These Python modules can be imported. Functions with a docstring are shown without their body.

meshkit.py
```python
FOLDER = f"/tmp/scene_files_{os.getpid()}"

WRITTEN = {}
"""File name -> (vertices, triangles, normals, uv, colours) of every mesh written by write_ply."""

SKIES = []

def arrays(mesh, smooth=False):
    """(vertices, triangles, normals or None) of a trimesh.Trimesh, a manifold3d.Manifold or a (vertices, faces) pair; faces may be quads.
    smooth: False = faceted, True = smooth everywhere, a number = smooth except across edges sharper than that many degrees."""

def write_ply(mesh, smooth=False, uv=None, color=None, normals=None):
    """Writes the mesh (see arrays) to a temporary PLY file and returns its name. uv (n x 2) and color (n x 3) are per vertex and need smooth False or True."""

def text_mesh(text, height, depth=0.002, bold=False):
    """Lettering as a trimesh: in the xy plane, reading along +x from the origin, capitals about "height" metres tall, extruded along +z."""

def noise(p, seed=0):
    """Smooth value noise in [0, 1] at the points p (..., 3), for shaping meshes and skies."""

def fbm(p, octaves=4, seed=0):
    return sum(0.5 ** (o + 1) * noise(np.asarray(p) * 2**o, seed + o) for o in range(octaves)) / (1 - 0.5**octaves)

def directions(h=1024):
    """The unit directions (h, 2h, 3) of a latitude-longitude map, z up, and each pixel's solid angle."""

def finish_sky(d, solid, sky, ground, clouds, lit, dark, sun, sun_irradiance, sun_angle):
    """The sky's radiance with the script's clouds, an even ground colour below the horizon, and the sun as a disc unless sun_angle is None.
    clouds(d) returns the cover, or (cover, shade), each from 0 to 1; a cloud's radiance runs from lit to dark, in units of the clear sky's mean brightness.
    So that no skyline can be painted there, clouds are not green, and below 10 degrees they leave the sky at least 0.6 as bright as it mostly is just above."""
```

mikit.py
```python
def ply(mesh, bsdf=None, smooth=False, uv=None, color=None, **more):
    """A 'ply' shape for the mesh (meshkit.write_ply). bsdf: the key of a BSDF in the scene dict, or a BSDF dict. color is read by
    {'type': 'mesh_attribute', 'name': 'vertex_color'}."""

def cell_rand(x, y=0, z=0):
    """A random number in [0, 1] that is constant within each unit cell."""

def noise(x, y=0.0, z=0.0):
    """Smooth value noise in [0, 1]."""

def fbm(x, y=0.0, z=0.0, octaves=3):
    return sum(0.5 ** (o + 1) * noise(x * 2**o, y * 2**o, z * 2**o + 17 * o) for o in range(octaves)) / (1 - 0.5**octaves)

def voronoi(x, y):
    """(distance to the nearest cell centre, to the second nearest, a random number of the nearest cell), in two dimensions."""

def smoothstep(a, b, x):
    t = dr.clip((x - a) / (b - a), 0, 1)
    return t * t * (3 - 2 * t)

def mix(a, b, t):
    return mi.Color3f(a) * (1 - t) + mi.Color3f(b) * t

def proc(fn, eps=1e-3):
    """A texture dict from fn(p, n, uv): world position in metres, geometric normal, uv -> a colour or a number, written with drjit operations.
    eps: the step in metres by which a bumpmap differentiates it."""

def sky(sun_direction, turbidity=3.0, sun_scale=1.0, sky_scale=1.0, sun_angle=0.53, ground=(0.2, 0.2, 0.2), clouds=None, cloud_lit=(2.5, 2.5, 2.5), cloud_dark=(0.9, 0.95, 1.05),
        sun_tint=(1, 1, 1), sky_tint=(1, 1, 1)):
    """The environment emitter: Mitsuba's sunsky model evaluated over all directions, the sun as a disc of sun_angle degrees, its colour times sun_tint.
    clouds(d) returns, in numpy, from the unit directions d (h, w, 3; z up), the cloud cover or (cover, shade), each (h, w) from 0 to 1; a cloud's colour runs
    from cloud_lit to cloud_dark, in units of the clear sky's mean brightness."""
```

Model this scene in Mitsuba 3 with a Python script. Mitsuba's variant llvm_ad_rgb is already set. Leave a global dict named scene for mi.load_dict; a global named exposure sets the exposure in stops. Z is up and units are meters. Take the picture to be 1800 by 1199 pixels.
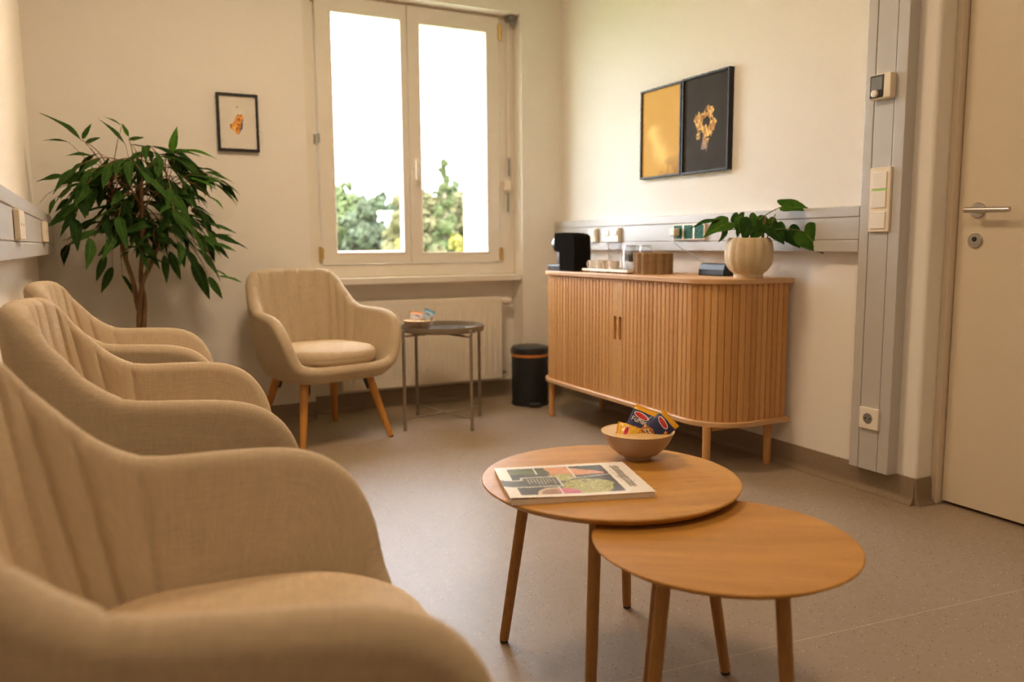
import math, random
import numpy as np, trimesh, manifold3d
import drjit as dr
import mitsuba as mi
import mikit, meshkit
from mikit import noise, fbm, voronoi, cell_rand, smoothstep, mix
from shapely.geometry import Polygon, Point, box as sbox
from shapely import affinity

T = mi.ScalarTransform4f
scene, labels = {}, {}
rng = random.Random(7)

# ------------------------------------------------------------------ camera
F, CAM_H = 1409.66, 0.97
yaw, pitch, roll = [math.radians(a) for a in (27.024, 6.89, 0.363)]
fw = np.array([math.sin(yaw) * math.cos(pitch), math.cos(yaw) * math.cos(pitch), -math.sin(pitch)])
rt = np.array([math.cos(yaw), -math.sin(yaw), 0.0])
dn = np.cross(fw, rt)
rt, dn = rt * math.cos(roll) + dn * math.sin(roll), -rt * math.sin(roll) + dn * math.cos(roll)
M = np.eye(4)
M[:3, 0], M[:3, 1], M[:3, 2], M[:3, 3] = -rt, -dn, fw, [0, 0, CAM_H]
scene['camera'] = {'type': 'thinlens', 'fov': math.degrees(2 * math.atan(900 / F)), 'fov_axis': 'x', 'to_world': T(M),
                   'aperture_radius': 0.0055, 'focus_distance': 2.35, 'near_clip': 0.02, 'far_clip': 2000.0}

# ------------------------------------------------------------------ light
exposure = 0.22
def cloud_cover(d):
    n = meshkit.fbm(d * 3.0, 4)
    return 0.80 + 0.2 * n, 0.25 * n
scene['sky'] = mikit.sky([-0.35, -0.75, 0.62], turbidity=4.0, sky_scale=74.0, sun_scale=7.0, clouds=cloud_cover,
                         cloud_lit=(2.42, 2.6, 2.85), cloud_dark=(1.8, 1.95, 2.2), ground=(0.25, 0.24, 0.2))
LAMP = (40.0, 29.2, 20.0)           # warm ceiling lamps
LAMPS = [(0.85, 2.75, 0.28), (0.75, 0.25, 0.215)]  # x, y, radius

# ------------------------------------------------------------------ helpers
def numbered(key):
    if key not in scene and key not in labels:
        return key
    k = 1
    while f'{key}_{k:03d}' in scene or f'{key}_{k:03d}' in labels:
        k += 1
    return f'{key}_{k:03d}'

def put(key, mesh, bsdf, smooth=False, uv=None, **more):
    key = numbered(key)
    scene[key] = mikit.ply(mesh, bsdf, smooth=smooth, uv=uv, **more)
    return key

def thing(name, label, cat, group=None):
    key = numbered(name)
    labels[key] = {'label': label, 'category': cat}
    if group: labels[key]['group'] = group
    return key

def struct(name, mesh, bsdf, smooth=False, label=None, cat=None):
    key = put(name, mesh, bsdf, smooth)
    labels[key] = {'kind': 'structure'}
    if label: labels[key]['label'] = label
    if cat: labels[key]['category'] = cat
    return key

def cat_(*ms):
    out = []
    for m in ms:
        out += m if isinstance(m, list) else [m]
    return trimesh.util.concatenate(out)

def bx(x0, x1, y0, y1, z0, z1):
    m = trimesh.creation.box((x1 - x0, y1 - y0, z1 - z0))
    m.apply_translation(((x0 + x1) / 2, (y0 + y1) / 2, (z0 + z1) / 2))
    return m

_SPH = trimesh.creation.icosphere(subdivisions=1)
def rb(x0, x1, y0, y1, z0, z1, r=0.003):
    r = min(r, (x1 - x0) / 2.01, (y1 - y0) / 2.01, (z1 - z0) / 2.01)
    pts = [np.array([x, y, z]) + _SPH.vertices * r for x in (x0 + r, x1 - r) for y in (y0 + r, y1 - r) for z in (z0 + r, z1 - r)]
    return trimesh.convex.convex_hull(np.vstack(pts))

def loft(rings, caps=True, close_ring=True):
    rings = [np.asarray(r, float) for r in rings]
    n, m = len(rings[0]), len(rings)
    v = np.vstack(rings)
    f = []
    for i in range(m - 1):
        for j in range(n if close_ring else n - 1):
            a, b = i * n + j, i * n + (j + 1) % n
            f += [[a, b, b + n], [a, b + n, a + n]]
    if caps:
        for i, flip in ((0, True), (m - 1, False)):
            c = len(v); v = np.vstack([v, rings[i].mean(0)])
            for j in range(n):
                a, b = i * n + j, i * n + (j + 1) % n
                f.append([c, b, a] if flip else [c, a, b])
    return trimesh.Trimesh(v, f, process=False)

def lathe(profile, n=48, center=(0, 0, 0), flute=None):
    ang = np.linspace(0, 2 * np.pi, n, endpoint=False)
    rings = []
    for r, z in profile:
        rr = r * (flute(ang, z) if flute else 1.0)
        rings.append(np.stack([rr * np.cos(ang), rr * np.sin(ang), np.full(n, z)], 1) + np.asarray(center))
    return loft(rings)

def frame_of(d):
    d = d / np.linalg.norm(d)
    a = np.cross(d, [0, 0, 1.0]) if abs(d[2]) < 0.95 else np.cross(d, [1.0, 0, 0])
    a /= np.linalg.norm(a)
    return a, np.cross(d, a)

def tube(path, radii, n=10, caps=True):
    path = np.asarray(path, float)
    radii = np.broadcast_to(np.asarray(radii, float), len(path))
    ang = np.linspace(0, 2 * np.pi, n, endpoint=False)
    rings, a = [], None
    for i, p in enumerate(path):
        d = path[min(i + 1, len(path) - 1)] - path[max(i - 1, 0)]
        d = d / np.linalg.norm(d)
        if a is None: a, _ = frame_of(d)
        a = a - d * (a @ d); a /= np.linalg.norm(a)
        b = np.cross(d, a)
        rings.append(p + radii[i] * (np.cos(ang)[:, None] * a + np.sin(ang)[:, None] * b))
    return loft(rings, caps)

def spline(pts, n):
    from scipy.interpolate import CubicSpline
    pts = np.asarray(pts, float)
    t = np.r_[0, np.cumsum(np.linalg.norm(np.diff(pts, axis=0), axis=1))]
    return CubicSpline(t, pts)(np.linspace(0, t[-1], n))

def prism(poly, z0, z1):
    m = trimesh.creation.extrude_polygon(poly, z1 - z0, engine='earcut')
    m.apply_translation((0, 0, z0))
    return m

def plate(poly, z0, z1, bev=0.003, under=None):
    """A slab with chamfered edges; poly convex. under: extra inset of the lower edge."""
    p = np.asarray(Polygon(poly).buffer(0).exterior.coords)[:-1] if not hasattr(poly, 'exterior') else np.asarray(poly.exterior.coords)[:-1]
    if Polygon(p).exterior.is_ccw is False: p = p[::-1]
    e = np.roll(p, -1, 0) - np.roll(p, 1, 0)
    nrm = np.stack([-e[:, 1], e[:, 0]], 1); nrm /= np.linalg.norm(nrm, axis=1, keepdims=True)
    def ring(ins, z): return np.c_[p + nrm * ins, np.full(len(p), z)]
    lo = under or bev
    return loft([ring(lo, z0), ring(0, z0 + (bev if under is None else (z1 - z0) * 0.72)), ring(0, z1 - bev), ring(bev, z1)])

def quad(o, u, v):
    """A one-sided sheet from corner o along u and v with uv 0..1; normal u x v."""
    o, u, v = (np.asarray(x, float) for x in (o, u, v))
    return trimesh.Trimesh([o, o + u, o + u + v, o + v], [[0, 1, 2], [0, 2, 3]], process=False), np.array([[0, 0], [1, 0], [1, 1], [0, 1.0]])

def moved(m, mat):
    m = m.copy(); m.apply_transform(mat); return m

def rot_z(a, loc=(0, 0, 0)):
    m = np.eye(4); c, s = math.cos(a), math.sin(a)
    m[:2, :2] = [[c, -s], [s, c]]; m[:3, 3] = loc
    return m

def basis(x, y, z, o):
    m = np.eye(4); m[:3, 0], m[:3, 1], m[:3, 2], m[:3, 3] = x, y, z, o
    return m

def srgb(r, g, b):
    f = lambda c: (c / 255 / 12.92 if c <= 10 else ((c / 255 + 0.055) / 1.055) ** 2.4)
    return [f(r), f(g), f(b)]

def rgb(c): return {'type': 'rgb', 'value': list(c)}
def mat(key, d, two=True):
    scene[key] = {'type': 'twosided', 'bsdf': d} if two else d
    return key
def paint(key, c, rough=0.5, spec=0.5, **k):
    return mat(key, {'type': 'principled', 'base_color': rgb(c) if isinstance(c, (list, tuple)) else c, 'roughness': rough, 'specular': spec, **k})

# ------------------------------------------------------------------ materials
def wall_tex(p, n, uv):
    g = noise(p.x * 260, p.y * 260, p.z * 260) * 0.02 + fbm(p.x * 1.3, p.y * 1.3, p.z * 1.3) * 0.03
    return mi.Color3f(0.80, 0.77, 0.715) * (0.975 + g)
scene['wall_paint'] = {'type': 'twosided', 'bsdf': {'type': 'bumpmap', 'arbitrary': {'type': 'proc', **{}} if False else mikit.proc(lambda p, n, uv: noise(p.x * 420, p.y * 420, p.z * 420)), 'scale': 0.00035,
                       'bsdf': {'type': 'principled', 'base_color': mikit.proc(wall_tex), 'roughness': 0.75, 'specular': 0.25}}}

WELD = (1.40, 1.35, 0.10, 0.995)
def floor_tex(p, n, uv):
    base = mix((0.265, 0.200, 0.138), (0.30, 0.230, 0.162), fbm(p.x * 2.2, p.y * 2.2) * 0.6 + noise(p.x * 90, p.y * 90) * 0.4)
    d1, _, r1 = voronoi(p.x * 75, p.y * 75)
    dark = (r1 > 0.80) & (d1 < 0.05 + 0.07 * r1)
    d2, _, r2 = voronoi(p.x * 60 + 31.7, p.y * 60 + 11.3)
    light = (r2 > 0.83) & (d2 < 0.05 + 0.06 * r2)
    c = dr.select(dark, mi.Color3f(0.10, 0.07, 0.04), base)
    c = dr.select(light, mi.Color3f(0.46, 0.38, 0.29), c)
    weld = dr.abs((p.x - WELD[0]) * WELD[2] + (p.y - WELD[1]) * WELD[3]) < 0.0016
    return dr.select(weld, mi.Color3f(0.38, 0.305, 0.22), c)
paint('floor_vinyl', mikit.proc(floor_tex), 0.42, 0.45)
def skirt_tex(p, n, uv):
    return mix((0.22, 0.162, 0.104), (0.255, 0.19, 0.124), noise(p.x * 160, p.y * 160, p.z * 160))
paint('skirting_vinyl', mikit.proc(skirt_tex), 0.5, 0.4)
paint('ceiling_paint', (0.82, 0.79, 0.74), 0.9, 0.2)
paint('door_paint', (0.66, 0.57, 0.43), 0.4, 0.35)
paint('jamb_paint', (0.66, 0.57, 0.46), 0.4, 0.4)
paint('window_paint', (0.78, 0.735, 0.655), 0.35, 0.45)
paint('white_enamel', (0.80, 0.75, 0.65), 0.32, 0.5)
paint('duct_paint', (0.48, 0.465, 0.44), 0.4, 0.5)
paint('white_plastic', (0.80, 0.76, 0.68), 0.35, 0.5)
paint('cream_plastic', (0.78, 0.70, 0.57), 0.35, 0.5)
paint('grey_plastic', (0.16, 0.155, 0.13), 0.4, 0.5)
paint('dark_hole', (0.03, 0.03, 0.028), 0.6, 0.3)
paint('green_plastic', (0.008, 0.085, 0.042), 0.55, 0.2)
paint('lime_plastic', (0.30, 0.62, 0.12), 0.4, 0.5)
paint('black_plastic', (0.012, 0.012, 0.012), 0.35, 0.5)
mat('black_gloss', {'type': 'diffuse', 'reflectance': rgb((0.010, 0.0085, 0.007))})
paint('black_satin', (0.010, 0.010, 0.011), 0.35, 0.4)
paint('black_matte', (0.012, 0.012, 0.012), 0.55, 0.4)
paint('black_frame', (0.014, 0.013, 0.012), 0.45, 0.25)
paint('charcoal_lens', (0.05, 0.055, 0.065), 0.25, 0.5)
paint('bronze_paint', (0.21, 0.165, 0.115), 0.45, 0.4)
paint('tray_inside', (0.055, 0.055, 0.05), 0.25, 0.5)
paint('brass', (0.62, 0.44, 0.17), 0.35, 0.5, metallic=0.8)
paint('stainless', (0.52, 0.49, 0.45), 0.3, 0.5, metallic=1.0)
paint('chrome', (0.72, 0.73, 0.75), 0.15, 0.5, metallic=1.0)
paint('bag_orange', (0.55, 0.2, 0.05), 0.5, 0.4)
paint('strap_grey', (0.30, 0.31, 0.28), 0.7, 0.2)
paint('render_white', (0.85, 0.84, 0.82), 0.9, 0.2)
mat('pane_glass', {'type': 'thindielectric', 'int_ior': 1.5}, False)
mat('clear_glass', {'type': 'dielectric', 'int_ior': 1.5}, False)

def oak(key, light, dark, along, rough=0.42, scale=1.0, spec=0.4, seed=0.0):
    """Oak: fine pores and broad cathedral bands stretched along a direction."""
    ax = np.asarray(along, float) / np.linalg.norm(along)
    u, w = frame_of(ax)
    def fn(p, n, uv):
        a = p.x * ax[0] + p.y * ax[1] + p.z * ax[2]
        b = p.x * u[0] + p.y * u[1] + p.z * u[2]
        c = p.x * w[0] + p.y * w[1] + p.z * w[2]
        warp = fbm(a * 1.6 + seed, b * 7 + seed, c * 7) - 0.5
        band = noise(a * 1.2 + 5.1 + seed, (b + warp * 0.10) * 34 * scale, (c + warp * 0.10) * 34 * scale)
        fine = noise(a * 14, b * 420 * scale + warp * 30, c * 420 * scale + 3.3)
        pore = smoothstep(0.70, 0.86, noise(a * 22 + 9.0, b * 700 * scale, c * 700 * scale))
        t = band * 0.62 + fine * 0.38
        return mix(light, dark, dr.clip(t, 0, 1)) * (1 - 0.22 * pore)
    return paint(key, mikit.proc(fn), rough, spec)
oak('oak_table', (0.56, 0.295, 0.074), (0.35, 0.16, 0.028), (0.95, -0.3, 0), 0.45, 1.0, 0.32)
oak('oak_table_small', (0.52, 0.26, 0.056), (0.32, 0.14, 0.022), (0.97, -0.62, 0), 0.45, 1.0, 0.32, seed=4.0)
oak('oak_leg', (0.42, 0.21, 0.06), (0.31, 0.14, 0.034), (0, 0, 1), 0.5)
oak('oak_top', (0.60, 0.37, 0.19), (0.48, 0.27, 0.12), (0, 1, 0), 0.4)
for i, (l, d) in enumerate([((0.57, 0.30, 0.108), (0.51, 0.258, 0.088)), ((0.53, 0.272, 0.092), (0.47, 0.232, 0.075)), ((0.60, 0.33, 0.125), (0.54, 0.285, 0.10)), ((0.50, 0.25, 0.08), (0.44, 0.21, 0.064))]):
    oak(f'oak_slat_{i}', l, d, (0, 0, 1), 0.45, seed=i * 3.7)
oak('beech_leg', (0.56, 0.26, 0.055), (0.46, 0.19, 0.035), (0, 0, 1), 0.32)

def linen(key, base):
    base = mi.Color3f(base) if False else base
    def fn(p, n, uv):
        warp = noise(uv.x * 1100, uv.y * 55 + 7.7)
        weft = noise(uv.x * 45 + 3.1, uv.y * 1100)
        slub = smoothstep(0.72, 0.95, noise(uv.x * 22 + 1.7, uv.y * 520)) * 0.5 + smoothstep(0.75, 0.95, noise(uv.x * 520, uv.y * 20 + 9.0)) * 0.35
        t = 0.80 + 0.17 * warp + 0.17 * weft + 0.14 * slub + 0.06 * (fbm(uv.x * 6, uv.y * 6) - 0.5)
        return mi.Color3f(base) * t
    def h(p, n, uv):
        return noise(uv.x * 1100, uv.y * 160) * 0.5 + noise(uv.x * 160, uv.y * 1100) * 0.5
    scene[key] = {'type': 'twosided', 'bsdf': {'type': 'bumpmap', 'arbitrary': mikit.proc(h, 2e-4), 'scale': 0.00030,
                  'bsdf': {'type': 'principled', 'base_color': mikit.proc(fn), 'roughness': 0.85, 'specular': 0.2, 'sheen': 0.35}}}
    return key
linen('linen', (0.495, 0.388, 0.258))
linen('linen_seat', (0.55, 0.425, 0.28))

# ------------------------------------------------------------------ room shell
W, XD, D1, D2, XL, ZC, Y0 = 2.63, 2.742, 4.446, 4.585, -0.265, 2.72, -4.5
NX0, NX1, NZ = 1.03, 2.347, 2.347          # window niche
YW = 4.95                                    # outer face of the outside wall
struct('floor', bx(-0.6, 3.2, Y0 - 0.2, YW, -0.12, 0), 'floor_vinyl')
struct('ceiling', bx(-0.6, 3.2, Y0 - 0.2, YW, ZC, ZC + 0.2), 'ceiling_paint')
# outside wall: opening 1.10..2.17 x 0.885..2.30 beyond the niche
OX0, OX1, OZ0, OZ1 = 0.72, 2.17, 0.885, 2.30
YM = D2 + 0.05
back = [bx(-0.6, NX0, D1, YM, 0, ZC), bx(-0.6, OX0, YM, YW, 0, ZC), bx(OX0, NX0, YM, YW, 0, OZ0), bx(OX0, NX0, YM, YW, OZ1, ZC), bx(NX1, 3.2, D1, YW, 0, ZC), bx(NX0, NX1, D1, YW, NZ, ZC),
        bx(NX0, NX1, D2, YW, 0, 0.80), bx(OX1, NX1, YM, YW, 0.80, NZ), bx(NX0, OX1, YM, YW, 0.80, OZ0), bx(NX0, OX1, YM, YW, OZ1, NZ)]
struct('wall_back', cat_(back), 'wall_paint')
struct('wall_left', bx(XL - 0.2, XL, Y0, D1 + 0.02, 0, ZC), 'wall_paint')
struct('wall_front', bx(-0.6, 3.2, Y0 - 0.2, Y0, 0, ZC), 'wall_paint')
R = 0.018
arc = [(W + R - R * math.cos(a), 1.885 + R - R * math.sin(a)) for a in np.linspace(0, math.pi / 2, 7)]
wr = prism(Polygon([(3.0, D1 + 0.02), (W, D1 + 0.02)] + arc + [(3.0, 1.885)]), 0, ZC)
struct('wall_right', cat_(wr, bx(XD + 0.06, 3.0, 0.86, 1.885, 2.06, ZC), bx(W, 3.0, Y0, 0.86, 0, ZC)), 'wall_paint', smooth=30)
struct('wall_corridor', bx(3.0, 3.2, 0.5, 2.3, 0, ZC), 'wall_paint')

def skirting(name, p0, p1, nrm, h=0.101):
    p0, p1, nrm = (np.array([*q, 0.0]) for q in (p0, p1, nrm))
    prof = [(0, 0), (0.026, 0.0), (0.026, 0.0015)] + [(0.005 + 0.021 * (1 - math.sin(a)), 0.0015 + 0.026 * (1 - math.cos(a))) for a in np.linspace(0.15, math.pi / 2, 7)] + [(0.005, h - 0.002), (0.003, h), (0, h)]
    rings = [[p + nrm * x + np.array([0, 0, z]) for x, z in prof] for p in (p0, p1)]
    m = loft(rings); m.fix_normals()
    return struct(name, m, 'skirting_vinyl', smooth=35)
skirting('baseboard_right', (W, D1), (W, 1.885), (-1, 0))
skirting('baseboard_reveal', (W - 0.005, 1.885), (XD - 0.03, 1.885), (0, -1))
skirting('baseboard_back', (XL, D1), (NX0, D1), (0, -1))
skirting('baseboard_niche', (NX0, D2), (NX1, D2), (0, -1))
skirting('baseboard_corner', (NX1, D1), (W, D1), (0, -1))
skirting('baseboard_left', (XL, Y0), (XL, D1), (1, 0))
skirting('baseboard_pier', (W, 0.86), (W, Y0), (-1, 0))

# ------------------------------------------------------------------ door
labels['door_1'] = {'kind': 'structure', 'label': 'closed cream door with a steel lever handle beside the grey cable duct'}
put('door_1__leaf', rb(XD, XD + 0.04, 0.92, 1.857, 0.012, 2.03, 0.003), 'door_paint', smooth=30)
HB = 'door_1__handle'
def disc(center, axis, r, t, n=40, bev=0.002):
    m = lathe([(r, 0), (r, t - bev), (r - bev, t), (0.0005, t)], n)
    a, b = frame_of(np.asarray(axis, float))
    return moved(m, basis(a, b, np.asarray(axis, float), center))
put(HB, cat_(disc((XD, 1.783, 1.077), (-1, 0, 0), 0.027, 0.009), tube(spline([(XD, 1.783, 1.077), (XD - 0.035, 1.783, 1.077), (XD - 0.05, 1.781, 1.077), (XD - 0.056, 1.770, 1.0765)], 12), 0.0095, 14),
             tube([(XD - 0.056, 1.796, 1.0775), (XD - 0.056, 1.770, 1.0765), (XD - 0.056, 1.66, 1.0745), (XD - 0.055, 1.641, 1.0745)], [0.0095, 0.0098, 0.0095, 0.009], 14)), 'stainless', smooth=40)
put('door_1__lock_rosette', disc((XD, 1.787, 0.972), (-1, 0, 0), 0.026, 0.008), 'stainless', smooth=40)
put('door_1__lock_cylinder', cat_(disc((XD - 0.008, 1.787, 0.977), (-1, 0, 0), 0.0085, 0.003)), 'dark_hole', smooth=40)
struct('trim_1', cat_(rb(XD - 0.03, XD + 0.05, 1.860, 1.8845, 0, 2.06, 0.003), rb(XD - 0.03, XD + 0.05, 0.862, 0.917, 0, 2.06, 0.003), rb(XD - 0.03, XD + 0.05, 0.917, 1.86, 2.033, 2.06, 0.003)), 'jamb_paint', smooth=30)

# ------------------------------------------------------------------ window
labels['window_1'] = {'kind': 'structure', 'label': 'tall double casement window with white frames above the radiator'}
WY = 4.55
def ring_frame(x0, x1, z0, z1, l, r, b, t, y0, y1, bev=0.004):
    """A rectangular frame in the x-z plane as four mitred bars with a chamfer to the room."""
    o = [(x0, z0), (x1, z0), (x1, z1), (x0, z1)]; i = [(x0 + l, z0 + b), (x1 - r, z0 + b), (x1 - r, z1 - t), (x0 + l, z1 - t)]
    s = np.array([(1, 1), (-1, 1), (-1, -1), (1, -1)]) * bev
    def R_(q, k, y): return [(x + s[j][0] * k, y, z + s[j][1] * k) for j, (x, z) in enumerate(q)]
    rings = [R_(o, 0, y1), R_(o, 0, y0 + bev), R_(o, 1, y0), R_(i, -1, y0), R_(i, 0, y0 + bev), R_(i, 0, y1), R_(o, 0, y1)]
    m = loft([np.array(q) for q in rings], caps=False); m.fix_normals(); return m
put('window_1__frame', ring_frame(NX0, NX1 - 0.001, 0.785, NZ - 0.001, 0.085, 0.108, 0.075, 0.012, WY + 0.004, WY + 0.085), 'window_paint', smooth=25)
def casement(x0, x1, z0, z1, gl, gr, gb, gt):
    c = put('window_1__casement', ring_frame(x0, x1, z0, z1, gl - x0, x1 - gr, gb - z0, z1 - gt, WY - 0.012, WY + 0.05), 'window_paint', smooth=25)
    put(c + '__bead', ring_frame(gl - 0.012, gr + 0.012, gb - 0.012, gt + 0.012, 0.013, 0.013, 0.013, 0.013, WY - 0.016, WY - 0.002, 0.003), 'window_paint', smooth=25)
    put(c + '__pane', rb(gl - 0.004, gr + 0.004, WY + 0.034, WY + 0.0345, gb - 0.004, gt + 0.004, 0.0001) if False else trimesh.Trimesh([(gl - .004, WY + .036, gb - .004), (gr + .004, WY + .036, gb - .004), (gr + .004, WY + .036, gt + .004), (gl - .004, WY + .036, gt + .004)], [[0, 1, 2], [0, 2, 3]], process=False), 'pane_glass')
    return c
ca = casement(1.118, 1.646, 0.862, 2.335, 1.205, 1.606, 0.928, 2.247)
cb = casement(1.650, 2.238, 0.862, 2.335, 1.723, 2.149, 0.925, 2.238)
for (x, z, h) in ((1.108, 0.885, 0.075), (1.106, 2.29, 0.09)):
    put(ca + '__hinge', cat_(tube([(x, WY - 0.012, z), (x, WY - 0.012, z + h)], 0.010, 12), rb(x - 0.004, x + 0.02, WY - 0.014, WY, z + 0.008, z + h - 0.008, 0.001)), 'brass', smooth=40)
for (x, z, h) in ((2.246, 0.87, 0.08), (2.246, 2.20, 0.095)):
    put(cb + '__hinge', cat_(tube([(x, WY - 0.012, z), (x, WY - 0.012, z + h)], 0.010, 12), rb(x - 0.02, x + 0.004, WY - 0.014, WY, z + 0.008, z + h - 0.008, 0.001)), 'brass', smooth=40)
put(ca + '__latch', cat_(rb(1.094, 1.106, WY - 0.006, WY + 0.004, 1.53, 1.58, 0.001), rb(1.112, 1.124, WY - 0.02, WY - 0.012, 1.535, 1.585, 0.001)), 'strap_grey', smooth=30)
put(cb + '__handle', cat_(rb(1.666, 1.692, WY - 0.022, WY - 0.012, 1.41, 1.475, 0.004), tube([(1.679, WY - 0.012, 1.452), (1.679, WY - 0.055, 1.452)], 0.0085, 12),
                          rb(1.670, 1.688, WY - 0.062, WY - 0.046, 1.345, 1.465, 0.006)), 'white_plastic', smooth=40)
put('window_1__sill_board', rb(NX0 + 0.002, NX1 - 0.006, 4.452, D2, 0.745, 0.784, 0.005), 'window_paint', smooth=30)
put('window_1__outer_sill', cat_(bx(OX0, OX1, D2 + 0.04, YW + 0.05, 0.885, 0.905)), 'render_white')
sx = 2.300
st = thing('shutter_strap', 'narrow roller shutter pull strap with wall winder on the window frame side', 'strap')
put(st + '__belt', cat_(bx(sx - 0.007, sx + 0.007, WY - 0.018, WY - 0.016, 1.50, 2.31)), 'white_plastic')
put(st + '__belt', cat_(bx(sx - 0.012, sx + 0.004, WY - 0.024, WY - 0.02, 1.39, 1.50)), 'strap_grey')
put(st + '__belt', cat_(bx(sx - 0.02, sx - 0.004, WY - 0.024, WY - 0.02, 1.17, 1.29)), 'strap_grey')
put(st + '__winder', rb(sx - 0.04, sx + 0.006, WY - 0.035, WY + 0.004, 1.30, 1.36, 0.006), 'cream_plastic', smooth=30)
put(st + '__roller_guide', cat_(rb(sx - 0.014, sx + 0.03, WY - 0.06, WY + 0.004, 2.315, 2.343, 0.003), rb(sx + 0.004, sx + 0.02, WY - 0.055, WY - 0.03, 2.285, 2.32, 0.003)), 'grey_plastic', smooth=30)

# ------------------------------------------------------------------ ceiling lamps (above the frame, they light the room)
for k, (x, y, r) in enumerate(LAMPS):
    t = thing('ceiling_lamp', ['round white ceiling lamp over the middle of the room', 'smaller round white ceiling lamp over the near end of the room'][k], 'lamp')
    put(t + '__housing', lathe([(r - 0.01, ZC - 0.05), (r, ZC - 0.045), (r, ZC)], 48, (x, y, 0)), 'white_plastic', smooth=40)
    ang = np.linspace(0, 2 * np.pi, 32, endpoint=False)
    d = trimesh.Trimesh(np.vstack([[x, y, ZC - 0.055], np.c_[x + (r - 0.018) * np.cos(ang), y + (r - 0.018) * np.sin(ang), np.full(32, ZC - 0.055)]]), [[0, 1 + (j + 1) % 32, 1 + j] for j in range(32)], process=False)
    put(t + '__diffuser', d, 'white_plastic', emitter={'type': 'area', 'radiance': rgb(LAMP)})

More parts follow.
